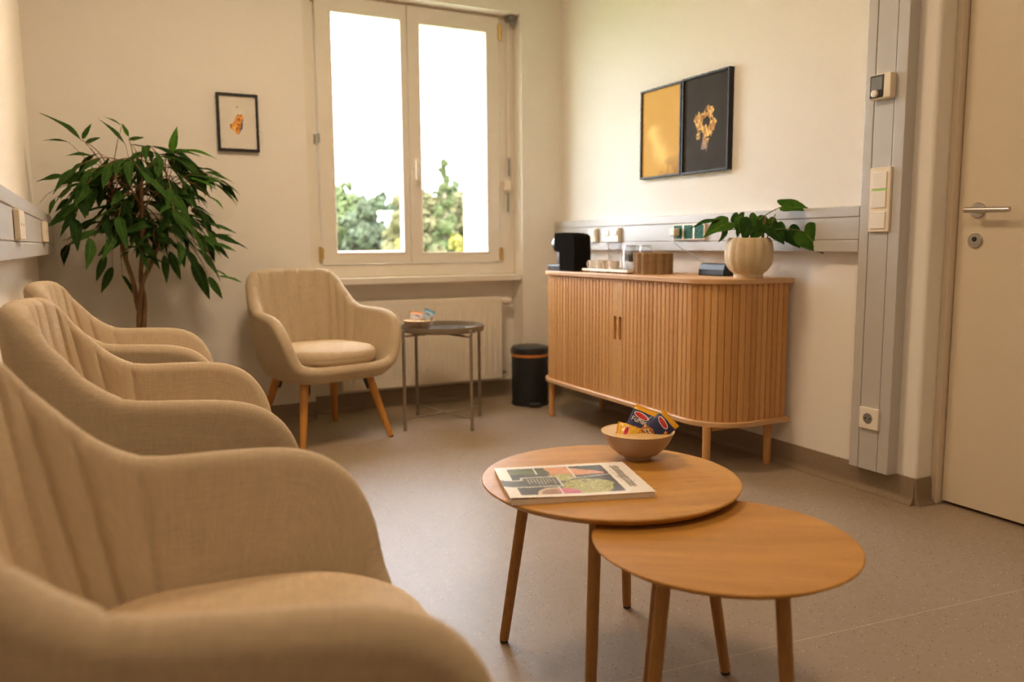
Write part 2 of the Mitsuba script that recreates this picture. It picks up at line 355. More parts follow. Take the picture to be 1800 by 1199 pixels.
# ------------------------------------------------------------------ cable ducts and what sits in them
def duct_run(o, a, u, n, length, h, d, bars, name, label):
    """o: corner on the wall; a: run; u: across; n: out of the wall. bars: three strips as fractions of h."""
    t = thing(name, label, 'cable duct', 'grey aluminium cable ducts on the walls')
    B = basis(np.asarray(a, float), np.asarray(u, float), np.asarray(n, float), o)
    def loc(m):
        m = moved(m, B)
        if np.linalg.det(B[:3, :3]) < 0: m.invert()
        return m
    put(t + '__body', loc(bx(0, length, 0.001, h - 0.001, 0, d - 0.006)), 'duct_paint')
    f0, f1 = bars
    put(t + '__edge_strip', loc(rb(0, length, 0, h * f0 - 0.001, 0, d, 0.004)), 'duct_paint', smooth=30)
    put(t + '__lid', loc(rb(0, length, h * f0 + 0.001, h * f1 - 0.001, 0.002, d - 0.0015, 0.002)), 'duct_paint', smooth=30)
    put(t + '__edge_strip', loc(rb(0, length, h * f1 + 0.001, h, 0, d, 0.004)), 'duct_paint', smooth=30)
    return t
XF = W - 0.055
duct_run((W, D1, 0.931), (0, -1, 0), (0, 0, 1), (-1, 0, 0), D1 - 2.142, 0.176, 0.055, (0.27, 0.76), 'cable_duct', 'horizontal grey cable duct on the wall behind the sideboard')
duct_run((W, 2.140, 0.10), (0, 0, 1), (0, -1, 0), (-1, 0, 0), ZC - 0.10, 0.175, 0.055, (0.24, 0.72), 'cable_duct', 'tall vertical grey cable duct between sideboard wall and door')
duct_run((XL, Y0, 0.937), (0, 1, 0), (0, 0, 1), (1, 0, 0), D1 - Y0, 0.18, 0.07, (0.27, 0.76), 'cable_duct', 'horizontal grey cable duct on the wall above the row of armchairs')

def on_wall(o, a, u, n):
    B = basis(np.asarray(a, float), np.asarray(u, float), np.asarray(n, float), o)
    def loc(m):
        m = moved(m, B)
        if np.linalg.det(B[:3, :3]) < 0: m.invert()
        return m
    return loc
RW = lambda y, z: on_wall((XF - 0.0005, y, z), (0, -1, 0), (0, 0, 1), (-1, 0, 0))
LW = lambda y, z: on_wall((XL + 0.07 + 0.0005, y, z), (0, 1, 0), (0, 0, 1), (1, 0, 0))

def socket(loc, s, insert_mat, t, x0=0.0):
    """One square insert of a socket: recessed cup with two pin holes."""
    i = put(t + '__insert', loc(cat_(rb(x0 + 0.006, x0 + s - 0.006, 0.006, s - 0.006, 0.004, 0.013, 0.002))), insert_mat, smooth=30)
    cx = x0 + s / 2
    put(i + '__cup', loc(lathe([(0.0205, 0.0131), (0.0205, 0.0136), (0.019, 0.0137), (0.0175, 0.0126), (0.0005, 0.0126)], 32, (cx, s / 2, 0))), 'grey_plastic' if insert_mat != 'green_plastic' else 'green_plastic', smooth=40)
    put(i + '__pin_holes', loc(cat_(lathe([(0.003, 0.0126), (0.003, 0.0142), (0.0005, 0.0142)], 12, (cx - 0.0095, s / 2, 0)), lathe([(0.003, 0.0126), (0.003, 0.0142), (0.0005, 0.0142)], 12, (cx + 0.0095, s / 2, 0)))), 'dark_hole', smooth=40)

def socket_block(loc, n, s, insert_mat, label, group=None, deep=0.012):
    t = thing('power_socket', label, 'power socket', group)
    put(t + '__cover', loc(rb(0, s * n, 0, s, -0.001, deep, 0.003)), 'cream_plastic', smooth=30)
    for k in range(n): socket(loc, s, insert_mat, t, k * s)
    return t
socket_block(RW(3.243, 0.984), 3, 0.079, 'green_plastic', 'triple green power socket on the duct behind the black speaker')
td = thing('data_socket', 'white double data socket on the duct above the drinking glasses', 'data socket')
def data_block(t, loc, n, s):
    put(t + '__cover', loc(rb(0, s * n, 0, s, -0.001, 0.02, 0.003)), 'cream_plastic', smooth=30)
    for k in range(n):
        put(t + '__flap', loc(rb(k * s + 0.008, k * s + s - 0.008, s * 0.45, s - 0.01, 0.018, 0.026, 0.003)), 'white_plastic', smooth=30)
data_block(td, RW(3.868, 0.978), 2, 0.078)
td = thing('data_socket', 'white single data socket on the duct behind the coffee machine', 'data socket')
data_block(td, RW(4.02, 0.978), 1, 0.078)
socket_block(LW(2.47, 0.990), 2, 0.080, 'cream_plastic', 'cream power socket on the duct above the second armchair', deep=0.014)
socket_block(LW(3.62, 0.990), 2, 0.080, 'cream_plastic', 'cream power socket on the duct beside the ficus crown', deep=0.014)
ts = thing('power_socket', 'white single power socket low on the vertical duct', 'power socket')
lo = RW(2.092, 0.262)
put(ts + '__cover', lo(rb(0, 0.085, 0, 0.082, -0.001, 0.012, 0.003)), 'white_plastic', smooth=30)
socket(lo, 0.082, 'white_plastic', ts)
tt = thing('thermostat', 'square thermostat with dark display and round knob on the vertical duct', 'thermostat')
lo = RW(2.098, 1.484)
put(tt + '__case', lo(rb(0, 0.09, 0, 0.088, -0.001, 0.03, 0.004)), 'cream_plastic', smooth=30)
put(tt + '__display', lo(rb(0.004, 0.062, 0.004, 0.084, 0.026, 0.0315, 0.001)), 'dark_hole', smooth=30)
put(tt + '__screen', lo(rb(0.010, 0.056, 0.032, 0.078, 0.030, 0.0322, 0.0005)), 'grey_plastic', smooth=30)
put(tt + '__knob', lo(lathe([(0.0125, 0.031), (0.0125, 0.042), (0.010, 0.0435), (0.0005, 0.0435)], 24, (0.030, 0.019, 0))), 'white_plastic', smooth=40)
tw = thing('light_switch', 'cream triple light switch with a lime line on the vertical duct', 'light switch')
lo = RW(2.092, 1.006)
put(tw + '__cover', lo(rb(0, 0.088, 0, 0.235, -0.001, 0.011, 0.003)), 'cream_plastic', smooth=30)
for k, z in enumerate((0.012, 0.088, 0.156)):
    put(tw + '__rocker', lo(rb(0.013, 0.075, z, z + 0.062, 0.009, 0.016, 0.002)), 'white_plastic', smooth=30)
put(tw + '__marker', lo(rb(0.013, 0.075, 0.1505, 0.1555, 0.009, 0.014, 0.001)), 'lime_plastic', smooth=30)

# ------------------------------------------------------------------ radiator
t = thing('radiator', 'white ribbed panel radiator below the window', 'radiator')
RX0, RX1, RZ0, RZ1, RY = 1.195, 2.213, 0.131, 0.642, 4.478
prof, npitch = [], 25
pw = (RX1 - RX0 - 0.03) / npitch
xs = []
for k in range(npitch):
    a = RX0 + 0.015 + k * pw
    xs += [(a, 0.006), (a + pw * 0.18, 0.0065), (a + pw * 0.34, 0.0), (a + pw * 0.82, 0.0), (a + pw * 0.96, 0.006)]
xs = [(RX0, 0.0), (RX0 + 0.008, 0.0)] + xs + [(RX1 - 0.010, 0.0), (RX1, 0.0)]
zs = [(RZ0, 0, 0.005), (RZ0 + 0.004, 0, 0), (RZ0 + 0.045, 0, 0), (RZ0 + 0.058, 1, 0), (RZ1 - 0.068, 1, 0), (RZ1 - 0.055, 0, 0), (RZ1 - 0.004, 0, 0), (RZ1, 0, 0.005)]
V, Fc = [], []
for z, k, y in zs:
    V += [(x, RY + d * k + y, z) for x, d in xs]
nx = len(xs)
for i in range(len(zs) - 1):
    for j in range(nx - 1):
        a = i * nx + j; Fc += [[a, a + 1, a + 1 + nx], [a, a + 1 + nx, a + nx]]
put(t + '__panel', trimesh.Trimesh(V, Fc, process=False), 'white_enamel', smooth=40)
put(t + '__body', rb(RX0 + 0.006, RX1 - 0.004, RY + 0.007, RY + 0.075, RZ0 + 0.004, RZ1 - 0.012, 0.004), 'white_enamel', smooth=30)
put(t + '__top_grille', cat_(rb(RX0, RX1, RY - 0.001, RY + 0.012, RZ1 - 0.028, RZ1 + 0.004, 0.003), rb(RX0, RX1, RY + 0.064, RY + 0.078, RZ1 - 0.028, RZ1 + 0.004, 0.003), [bx(x, x + 0.006, RY, RY + 0.07, RZ1 - 0.012, RZ1 + 0.001) for x in np.arange(RX0, RX1, 0.026)]), 'white_enamel', smooth=30)
put(t + '__side_cover', rb(RX1 - 0.003, RX1 + 0.002, RY, RY + 0.078, RZ0, RZ1 + 0.003, 0.002), 'white_enamel', smooth=30)
hd = lathe([(0.014, 0), (0.018, 0.004), (0.024, 0.018), (0.026, 0.035), (0.025, 0.055), (0.020, 0.066), (0.008, 0.070)], 32)
put(t + '__thermostat_head', moved(hd, basis(np.array([0, 0, 1.0]), np.array([0, -1.0, 0]) * -1, np.array([1.0, 0, 0]), (RX1 + 0.012, RY + 0.035, 0.617)) if False else basis(np.array([0, 1.0, 0]), np.array([0, 0, 1.0]), np.array([1.0, 0, 0]), (RX1 + 0.012, RY + 0.035, 0.617))), 'white_plastic', smooth=40)
put(t + '__valve', cat_(tube([(RX1 - 0.004, RY + 0.035, 0.617), (RX1 + 0.016, RY + 0.035, 0.617)], 0.011, 14), tube([(RX1 - 0.004, RY + 0.035, 0.165), (RX1 + 0.045, RY + 0.035, 0.165)], 0.009, 14), tube([(RX1 + 0.03, RY + 0.035, 0.165), (RX1 + 0.03, D2 + 0.01, 0.165)], 0.010, 14)), 'bronze_paint', smooth=40)

# ------------------------------------------------------------------ pictures
def picture(loc, w, h, fw_, d, print_tex, label, name='picture_frame', print_key=None):
    t = thing(name, label, 'picture')
    def bar(a): return a
    o = [(0, 0), (w, 0), (w, h), (0, h)]; i = [(fw_, fw_), (w - fw_, fw_), (w - fw_, h - fw_), (fw_, h - fw_)]
    rings = [[(x, y, 0) for x, y in o], [(x, y, d - 0.001) for x, y in o], [(x + (0.001 if x == 0 else -0.001), y + (0.001 if y == 0 else -0.001), d) for x, y in o], [(x, y, d) for x, y in i], [(x, y, 0.006) for x, y in i], [(x, y, 0) for x, y in i], [(x, y, 0) for x, y in o]]
    m = loft([np.array(r) for r in rings], caps=False); m.fix_normals()
    put(t + '__frame', loc(m), 'black_frame', smooth=20)
    q, uv = quad((fw_ - 0.002, fw_ - 0.002, d - 0.010), (w - 2 * fw_ + 0.004, 0, 0), (0, h - 2 * fw_ + 0.004, 0))
    q = loc(q)
    paint(print_key, mikit.proc(print_tex), 0.7, 0.15)
    put(t + '__print', q, print_key, uv=uv)
    return t
def gold_tex(p, n, uv):
    w1 = fbm(uv.x * 3 + 2.0, uv.y * 4 + 1.0, octaves=4) - 0.5
    cx = 0.30 + 0.55 * (0.62 - uv.y) + w1 * 0.35
    band = dr.exp(-dr.square((uv.x - cx) / 0.16)) * smoothstep(0.05, 0.22, uv.y) * (1 - smoothstep(0.52, 0.62, uv.y + w1 * 0.1))
    cloud = fbm(uv.x * 2.2 + 7, uv.y * 2.6 + 3, octaves=4)
    c = mix((0.56, 0.31, 0.065), (0.64, 0.38, 0.10), cloud)
    c = mix(c, (0.80, 0.53, 0.17), dr.clip(band, 0, 1))
    low = smoothstep(0.30, 0.05, uv.y) * smoothstep(0.45, 0.70, fbm(uv.x * 4 + 1, uv.y * 6 + 4))
    return mix(c, (0.33, 0.16, 0.05), dr.clip(low, 0, 1) * 0.8)
def dark_tex(p, n, uv):
    wx = (fbm(uv.x * 9 + 3, uv.y * 9, octaves=4) - 0.5) * 0.16
    wy = (fbm(uv.x * 9 + 13, uv.y * 9 + 5, octaves=4) - 0.5) * 0.16
    x, y = (uv.x + wx - 0.50) / 1.35, (uv.y + wy - 0.45) / 1.2
    ring = dr.abs(dr.sqrt(dr.square(x / 0.145) + dr.square((y - 0.045) / 0.125)) - 0.78) < 0.33
    tail = (dr.abs(x + 0.03 + 0.10 * y) < 0.045 + 0.03 * noise(uv.y * 40)) & (y < 0.03) & (y > -0.21)
    tail2 = (dr.abs(x + 0.10 - 0.35 * (y + 0.02)) < 0.022) & (y < 0.03) & (y > -0.12)
    hole = (noise(uv.x * 34, uv.y * 40) < 0.24)
    on = (ring | tail | tail2) & ~hole
    g = fbm(uv.x * 30, uv.y * 30, octaves=3)
    fig = mix((0.36, 0.15, 0.035), (0.85, 0.56, 0.20), smoothstep(0.25, 0.75, g))
    fig = mix(fig, (0.32, 0.22, 0.19), smoothstep(-0.06, -0.2, y))
    return dr.select(on, fig, mix((0.034, 0.025, 0.015), (0.042, 0.031, 0.019), noise(uv.x * 8, uv.y * 8)))
def splash_tex(p, n, uv):
    wx = (fbm(uv.x * 10 + 3, uv.y * 10, octaves=4) - 0.5) * 0.14
    wy = (fbm(uv.x * 10 + 13, uv.y * 10 + 5, octaves=4) - 0.5) * 0.14
    x, y = uv.x + wx - 0.47, uv.y + wy - 0.47
    a, b = x * 0.80 - y * 0.60, x * 0.60 + y * 0.80
    body = (dr.square(a / (0.095 + 0.05 * smoothstep(0.05, -0.15, b))) + dr.square(b / 0.21)) < 1
    xs_, ys_ = x - 0.085, y + 0.035
    a2, b2 = xs_ * 0.85 - ys_ * 0.53, xs_ * 0.53 + ys_ * 0.85
    shade = ((dr.square(a2 / 0.055) + dr.square(b2 / 0.15)) < 1) & ~body
    g = fbm(uv.x * 26, uv.y * 26, octaves=3)
    fig = mix((0.25, 0.06, 0.02), (0.85, 0.36, 0.08), smoothstep(0.3, 0.62, g))
    fig = mix(fig, (0.88, 0.60, 0.16), smoothstep(0.60, 0.8, noise(uv.x * 18 + 4, uv.y * 18)))
    paper = mix((0.70, 0.655, 0.58), (0.76, 0.72, 0.65), fbm(uv.x * 4, uv.y * 5))
    speck = (dr.square((uv.x - 0.49) / 0.016) + dr.square((uv.y - 0.79) / 0.013) < 1) | (dr.square((uv.x - 0.08) / 0.012) + dr.square((uv.y - 0.15) / 0.009) < 1)
    c = dr.select(shade, mi.Color3f(0.10, 0.085, 0.10), paper)
    c = dr.select(speck, mi.Color3f(0.16, 0.12, 0.09), c)
    return dr.select(body, fig, c)
PW = lambda y, z: on_wall((W, y, z), (0, -1, 0), (0, 0, 1), (-1, 0, 0))
picture(PW(3.587, 1.309), 0.336, 0.457, 0.009, 0.026, gold_tex, 'thin black frame with a plain golden cloudy print above the sideboard', print_key='print_gold')
picture(PW(3.239, 1.307), 0.336, 0.461, 0.009, 0.030, dark_tex, 'thin black frame with a gold figure on a dark print above the sideboard', print_key='print_dark')
BW = on_wall((0.574, D1, 1.457), (1, 0, 0), (0, 0, 1), (0, -1, 0))
picture(BW, 0.205, 0.291, 0.0125, 0.026, splash_tex, 'small black frame with an orange splash on pale paper, between ficus and window', print_key='print_splash')

# ------------------------------------------------------------------ armchairs
def chair_meshes():
    half = np.array([  # rim top: x, y, z, tube radius
        (0.0, 0.298, 0.396, .026), (0.10, 0.298, 0.396, .026), (0.19, 0.293, 0.400, .027), (0.243, 0.286, 0.414, .028), (0.278, 0.280, 0.452, .028), (0.300, 0.272, 0.505, .028),
        (0.315, 0.248, 0.565, .028), (0.320, 0.205, 0.613, .028), (0.319, 0.150, 0.637, .028), (0.311, 0.080, 0.646, .028), (0.299, -0.01, 0.650, .027), (0.286, -0.080, 0.658, .026),
        (0.278, -0.135, 0.688, .026), (0.268, -0.185, 0.737, .026), (0.255, -0.228, 0.787, .026), (0.232, -0.262, 0.826, .026), (0.190, -0.284, 0.843, .026), (0.11, -0.298, 0.849, .026), (0.0, -0.304, 0.851, .026)])
    ring = np.vstack([half, (half * [-1, 1, 1, 1])[-2:0:-1]])
    from scipy.interpolate import CubicSpline
    n0 = len(ring)
    cl = np.vstack([ring, ring[:1]])
    s = np.r_[0, np.cumsum(np.linalg.norm(np.diff(cl[:, :3], axis=0), axis=1))]
    cs = CubicSpline(s, cl, bc_type='periodic')
    N = 420
    S = np.linspace(0, s[-1], N, endpoint=False)
    P = cs(S)
    rim, rad = P[:, :3], P[:, 3]
    base_half = np.array([(0, .255), (.10, .255), (.17, .245), (.205, .220), (.222, .18), (.23, .15), (.234, .12), (.236, .08), (.236, .05), (.236, .02), (.234, -.02), (.23, -.06), (.225, -.09), (.215, -.12), (.20, -.15), (.175, -.18), (.14, -.20), (.08, -.215), (0, -.22)])
    bring = np.vstack([base_half, (base_half * [-1, 1])[-2:0:-1]])
    bs = CubicSpline(s, np.vstack([bring, bring[:1]]), bc_type='periodic')(S)
    base = np.c_[bs, np.full(N, 0.318)]
    # outward direction in plan
    tang = np.roll(rim, -1, 0) - np.roll(rim, 1, 0)
    cpl = np.array([0, -0.02, 0])
    out = rim - cpl; out[:, 2] = 0
    bt = np.roll(base, -1, 0) - np.roll(base, 1, 0)
    on = np.stack([bt[:, 1], -bt[:, 0], np.zeros(N)], 1)
    on *= np.sign((on * out).sum(1, keepdims=True))
    on /= np.linalg.norm(on, axis=1, keepdims=True)
    for _ in range(12): on = (np.roll(on, 1, 0) + on * 2 + np.roll(on, -1, 0)); on /= np.linalg.norm(on, axis=1, keepdims=True)
    tang /= np.linalg.norm(tang, axis=1, keepdims=True)
    up = np.cross(tang, np.cross(np.array([0, 0, 1.0]), tang)); 
    # frame of the rim tube: 'o' outward, 'u' up the wall
    wall = rim - base; wall /= np.linalg.norm(wall, axis=1, keepdims=True)
    o = np.cross(wall, tang); o *= np.sign((o * on).sum(1, keepdims=True)); o /= np.linalg.norm(o, axis=1, keepdims=True)
    u = np.cross(tang, o); u *= np.sign((u * wall).sum(1, keepdims=True)); u /= np.linalg.norm(u, axis=1, keepdims=True)
    height = rim[:, 2] - 0.318
    belly = 0.030 * np.clip(height / 0.3, 0.25, 1.2)
    # channels: from notch to notch round the back
    i_n = int(np.argmin(np.linalg.norm(rim - [0.286, -0.08, 0.658], axis=1))); j_n = int(np.argmin(np.linalg.norm(rim - [-0.286, -0.08, 0.658], axis=1)))
    a0, a1 = S[i_n], S[j_n]
    tb = (S - a0) / (a1 - a0)
    NCH = 11
    inside = (tb > -0.001) & (tb < 1.001)
    ph = tb * NCH
    pillow = np.where(inside, 1 - np.abs(2 * (ph - np.floor(ph)) - 1) ** 3.5, 0.0)
    seam_end = np.maximum(np.exp(-((S - a0) / 0.005) ** 2), np.exp(-((S - a1) / 0.005) ** 2))
    front_seam = np.maximum(np.exp(-((S - s[3]) / 0.004) ** 2), np.exp(-((S - (s[-1] - s[3])) / 0.004) ** 2))
    prof, L = [], []
    def add(pts): prof.append(pts)
    add(base * [0.90, 0.90, 1] + [0, 0, -0.004])
    add(base + [0, 0, 0.0])
    for k in (0.04, 0.10, 0.18, 0.28, 0.40, 0.52, 0.64, 0.76, 0.87, 0.95):
        q = base + (rim - u * rad[:, None] + o * rad[:, None] - base) * k
        bump = np.sin(np.pi * k ** 0.62)
        add(q + o * (belly * bump)[:, None])
    for a in np.linspace(0, np.pi, 13):
        c = rim - u * rad[:, None]
        q = c + o * (rad * math.cos(a))[:, None] + u * (rad * math.sin(a))[:, None]
        w_ = 0.5 - 0.5 * math.cos(a)                       # 0 outside .. 1 inside
        q = q - o * (0.0105 * pillow * w_ * w_)[:, None] + (o * (0.0035 * seam_end * w_)[:, None]) - u * (0.0035 * front_seam + 0.002 * seam_end)[:, None] * math.sin(a)
        add(q)
    floor_z = 0.385
    inner_base = base * [0.93, 0.93, 0] + [0, 0, 0]
    # inner wall aims at a ring at floor height lying inside the base-to-rim line
    kz = np.clip((floor_z - 0.318) / np.maximum(height, 1e-3), 0, 0.9)
    ib = base + (rim - base) * kz[:, None] - o * (0.034)[..., None] if False else base + (rim - base) * kz[:, None] - o * 0.036
    ib[:, 2] = np.minimum(floor_z, rim[:, 2] - 0.03)
    top_in = rim - u * rad[:, None] - o * rad[:, None]
    for k in np.linspace(0.04, 1.0, 26):
        q = top_in + (ib - top_in) * k
        bump = math.sin(math.pi * k)
        q = q + o * (0.004 * bump * np.clip(height / 0.3, 0.0, 1.3))[:, None]
        fade = 1.0
        q = q - o * (0.0115 * pillow * fade)[:, None] + o * (0.005 * seam_end)[:, None]
        add(q)
    cen = np.array([0, 0.0, floor_z])
    for k in (0.5, 0.85):
        add(ib + (cen - ib) * k)
    m = len(prof)
    v = np.vstack(prof)
    # lengths for the weave uv
    vv = np.zeros((m, N))
    for i in range(1, m): vv[i] = vv[i - 1] + np.linalg.norm(prof[i] - prof[i - 1], axis=1)
    # the closing column needs its own uv: duplicate the first column at the end
    idx = np.arange(N + 1) % N
    v = np.vstack([p[idx] for p in prof])
    Sx = np.r_[S, s[-1]]
    uv = np.stack([np.tile(Sx, m), vv[:, idx].ravel()], 1)
    f = []
    n1 = N + 1
    I, J = np.meshgrid(np.arange(m - 1), np.arange(N), indexing='ij')
    a = (I * n1 + J).ravel(); b = a + 1
    f = np.vstack([np.stack([a, b, b + n1], 1), np.stack([a, b + n1, a + n1], 1)])
    # pan caps
    c0, c1 = len(v), len(v) + 1
    v = np.vstack([v, [[0, 0, 0.314]], [cen]]); uv = np.vstack([uv, [[0, 0]], [[0, 0]]])
    j = np.arange(N)
    f = np.vstack([f, np.stack([np.full(N, c0), j + 1, j], 1), np.stack([np.full(N, c1), (m - 1) * n1 + j, (m - 1) * n1 + j + 1], 1)])
    shell = trimesh.Trimesh(v, f, process=False)
    if shell.volume < 0: shell.invert()
    # seam column normals: average the duplicated first/last columns
    shell_uv = uv
    # cushion
    th = np.linspace(0, 2 * np.pi, 160, endpoint=False)
    def se(ax, ayf, ayb, pw_=2.6):
        c, s_ = np.cos(th), np.sin(th)
        x = ax * np.sign(c) * np.abs(c) ** (2 / pw_)
        y = np.where(s_ > 0, ayf, ayb) * np.sign(s_) * np.abs(s_) ** (2 / pw_)
        return np.stack([x, y], 1)
    pr_ = [(0.90, 0.392), (0.97, 0.398), (1.0, 0.412), (1.005, 0.428), (0.998, 0.4285), (0.997, 0.4305), (1.005, 0.431), (1.0, 0.446), (0.97, 0.459), (0.90, 0.468), (0.75, 0.475), (0.5, 0.480), (0.25, 0.482)]
    rings, us = [], []
    for k, z in pr_:
        o2 = se(0.243, 0.293, 0.200)
        zz = np.full(160, z) + (0.004 * np.exp(-((o2[:, 1] - 0.2) / 0.1) ** 2) if z > 0.44 else 0)
        rings.append(np.c_[o2 * k, zz]); us.append(o2 * k + [0, z])
    cush = loft(rings); cuv = np.vstack(us + [[us[0].mean(0)], [us[-1].mean(0)]])
    legs, brs, pads = [], [], []
    for sx_, fy, top, bot in ((1, 1, (0.175, 0.165), (0.245, 0.258)), (-1, 1, (-0.175, 0.165), (-0.245, 0.258)), (1, -1, (0.155, -0.15), (0.221, -0.263)), (-1, -1, (-0.155, -0.15), (-0.221, -0.263))):
        a_, b_ = np.array([*top, 0.325]), np.array([*bot, 0.004])
        legs.append(tube([a_, a_ + (b_ - a_) * 0.4, a_ + (b_ - a_) * 0.995, b_], [0.0215, 0.0195, 0.0135, 0.0125], 20))
        d = (b_ - a_) / np.linalg.norm(b_ - a_); inw = np.array([-sx_, -0.35 * fy, 0.0]); inw -= d * (inw @ d); inw /= np.linalg.norm(inw)
        q0 = a_ + d * 0.012 + inw * 0.022
        side = np.cross(d, inw)
        brs.append(moved(cat_(rb(-0.008, 0.010, -0.010, 0.010, 0, 0.052, 0.003), tube([(0.004, 0, 0.05), (0.004, 0, 0.064)], 0.006, 10)), basis(inw, side, d, q0)))
        pads.append(lathe([(0.012, 0.0), (0.0125, 0.001), (0.0125, 0.004), (0.011, 0.005)], 16, (*bot, 0)))
    return shell, shell_uv, cush, cuv, legs, brs, pads

shell, shell_uv, cush, cuv, legs, brs, pads = chair_meshes()
# shell normals: computed with the seam column welded
def welded_normals(m, cols):
    v, f = np.array(m.vertices), np.array(m.faces)
    n = np.zeros_like(v); fn = np.cross(v[f[:, 1]] - v[f[:, 0]], v[f[:, 2]] - v[f[:, 0]])
    for k in range(3): np.add.at(n, f[:, k], fn)
    rows = (len(v) - 2) // cols
    for r in range(rows):
        a, b = r * cols, r * cols + cols - 1
        n[a] = n[b] = n[a] + n[b]
    return n / np.maximum(np.linalg.norm(n, axis=1, keepdims=True), 1e-12)
shell_file = meshkit.write_ply(shell, True, shell_uv, None, welded_normals(shell, 421))
shell_ply = {'type': 'ply', 'filename': shell_file, 'face_normals': False, 'bsdf': {'type': 'ref', 'id': 'linen'}}
cush_ply = mikit.ply(cush, 'linen_seat', smooth=True, uv=cuv)
leg_ply = [mikit.ply(m, 'beech_leg', smooth=40) for m in legs]
br_ply = [mikit.ply(m, 'black_plastic', smooth=30) for m in brs]
pad_ply = [mikit.ply(m, 'black_plastic', smooth=40) for m in pads]
CHAIRS = [((0.091, 1.012), -5.27, 'beige channel-back armchair closest to the camera, cropped by the frame bottom'),
          ((0.123, 2.093), -3.98, 'beige channel-back armchair in the middle of the row of three'),
          ((0.094, 3.198), -4.38, 'beige channel-back armchair in the row, in front of the ficus'),
          ((0.963, 4.034), -75.15, 'beige channel-back armchair beside the small tray table under the window')]
for (x, y), ang, lab in CHAIRS:
    a = math.radians(ang)
    f_ = np.array([math.cos(a), math.sin(a), 0]); x_ = np.array([f_[1], -f_[0], 0])
    tw_ = T(basis(x_, f_, np.array([0, 0, 1.0]), (x, y, 0)))
    t = thing('armchair', lab, 'armchair', 'beige fabric armchairs on wooden legs')
    scene[t + '__shell'] = {**shell_ply, 'to_world': tw_}
    scene[t + '__seat_cushion'] = {**cush_ply, 'to_world': tw_}
    for k in range(4):
        l = numbered(t + '__leg')
        scene[l] = {**leg_ply[k], 'to_world': tw_}
        scene[l + '__bracket'] = {**br_ply[k], 'to_world': tw_}
        scene[l + '__foot_pad'] = {**pad_ply[k], 'to_world': tw_}

# ------------------------------------------------------------------ nesting coffee tables
def coffee_table(c, r, z, th, feet, inset, m_top, label, leg_r):
    t = thing('coffee_table', label, 'coffee table', 'round oak nesting coffee tables')
    ang = np.linspace(0, 2 * np.pi, 128, endpoint=False)
    prof = [(r - 0.018, z - th), (r - 0.004, z - th * 0.42), (r - 0.0008, z - th * 0.3), (r, z - th * 0.2), (r, z - 0.0025), (r - 0.0015, z - 0.0006), (r - 0.004, z)]
    put(t + '__tabletop', lathe(prof, 128, (*c, 0)), m_top, smooth=30)
    for (x, y) in feet:
        dx, dy = x - c[0], y - c[1]
        top = np.array([c[0] + dx * inset, c[1] + dy * inset, z - th + 0.001])
        bot = np.array([x, y, 0.006])
        l = put(t + '__leg', tube([top, top + (bot - top) * 0.5, bot + (top - bot) * 0.01, bot], [leg_r, leg_r * 0.96, leg_r * 0.86, leg_r * 0.8], 20), 'oak_leg', smooth=40)
        put(l + '__foot_pad', lathe([(leg_r * 0.72, 0), (leg_r * 0.76, 0.001), (leg_r * 0.76, 0.007), (leg_r * 0.6, 0.008)], 20, (x, y, 0)), 'black_plastic', smooth=40)
    return t
ZB, ZS = 0.436, 0.412
coffee_table((1.017, 1.502), 0.295, ZB, 0.0175, [(0.827, 1.675), (1.203, 1.690), (1.206, 1.310), (0.840, 1.306)], 0.76, 'oak_table', 'taller round oak coffee table with magazine and snack bowl on it', 0.0135)
coffee_table((1.021, 1.125), 0.248, ZS, 0.0155, [(0.838, 1.112), (1.006, 1.333), (1.230, 1.148), (1.032, 0.946)], 0.78, 'oak_table_small', 'lower round oak coffee table half under the taller one, empty top', 0.0135)

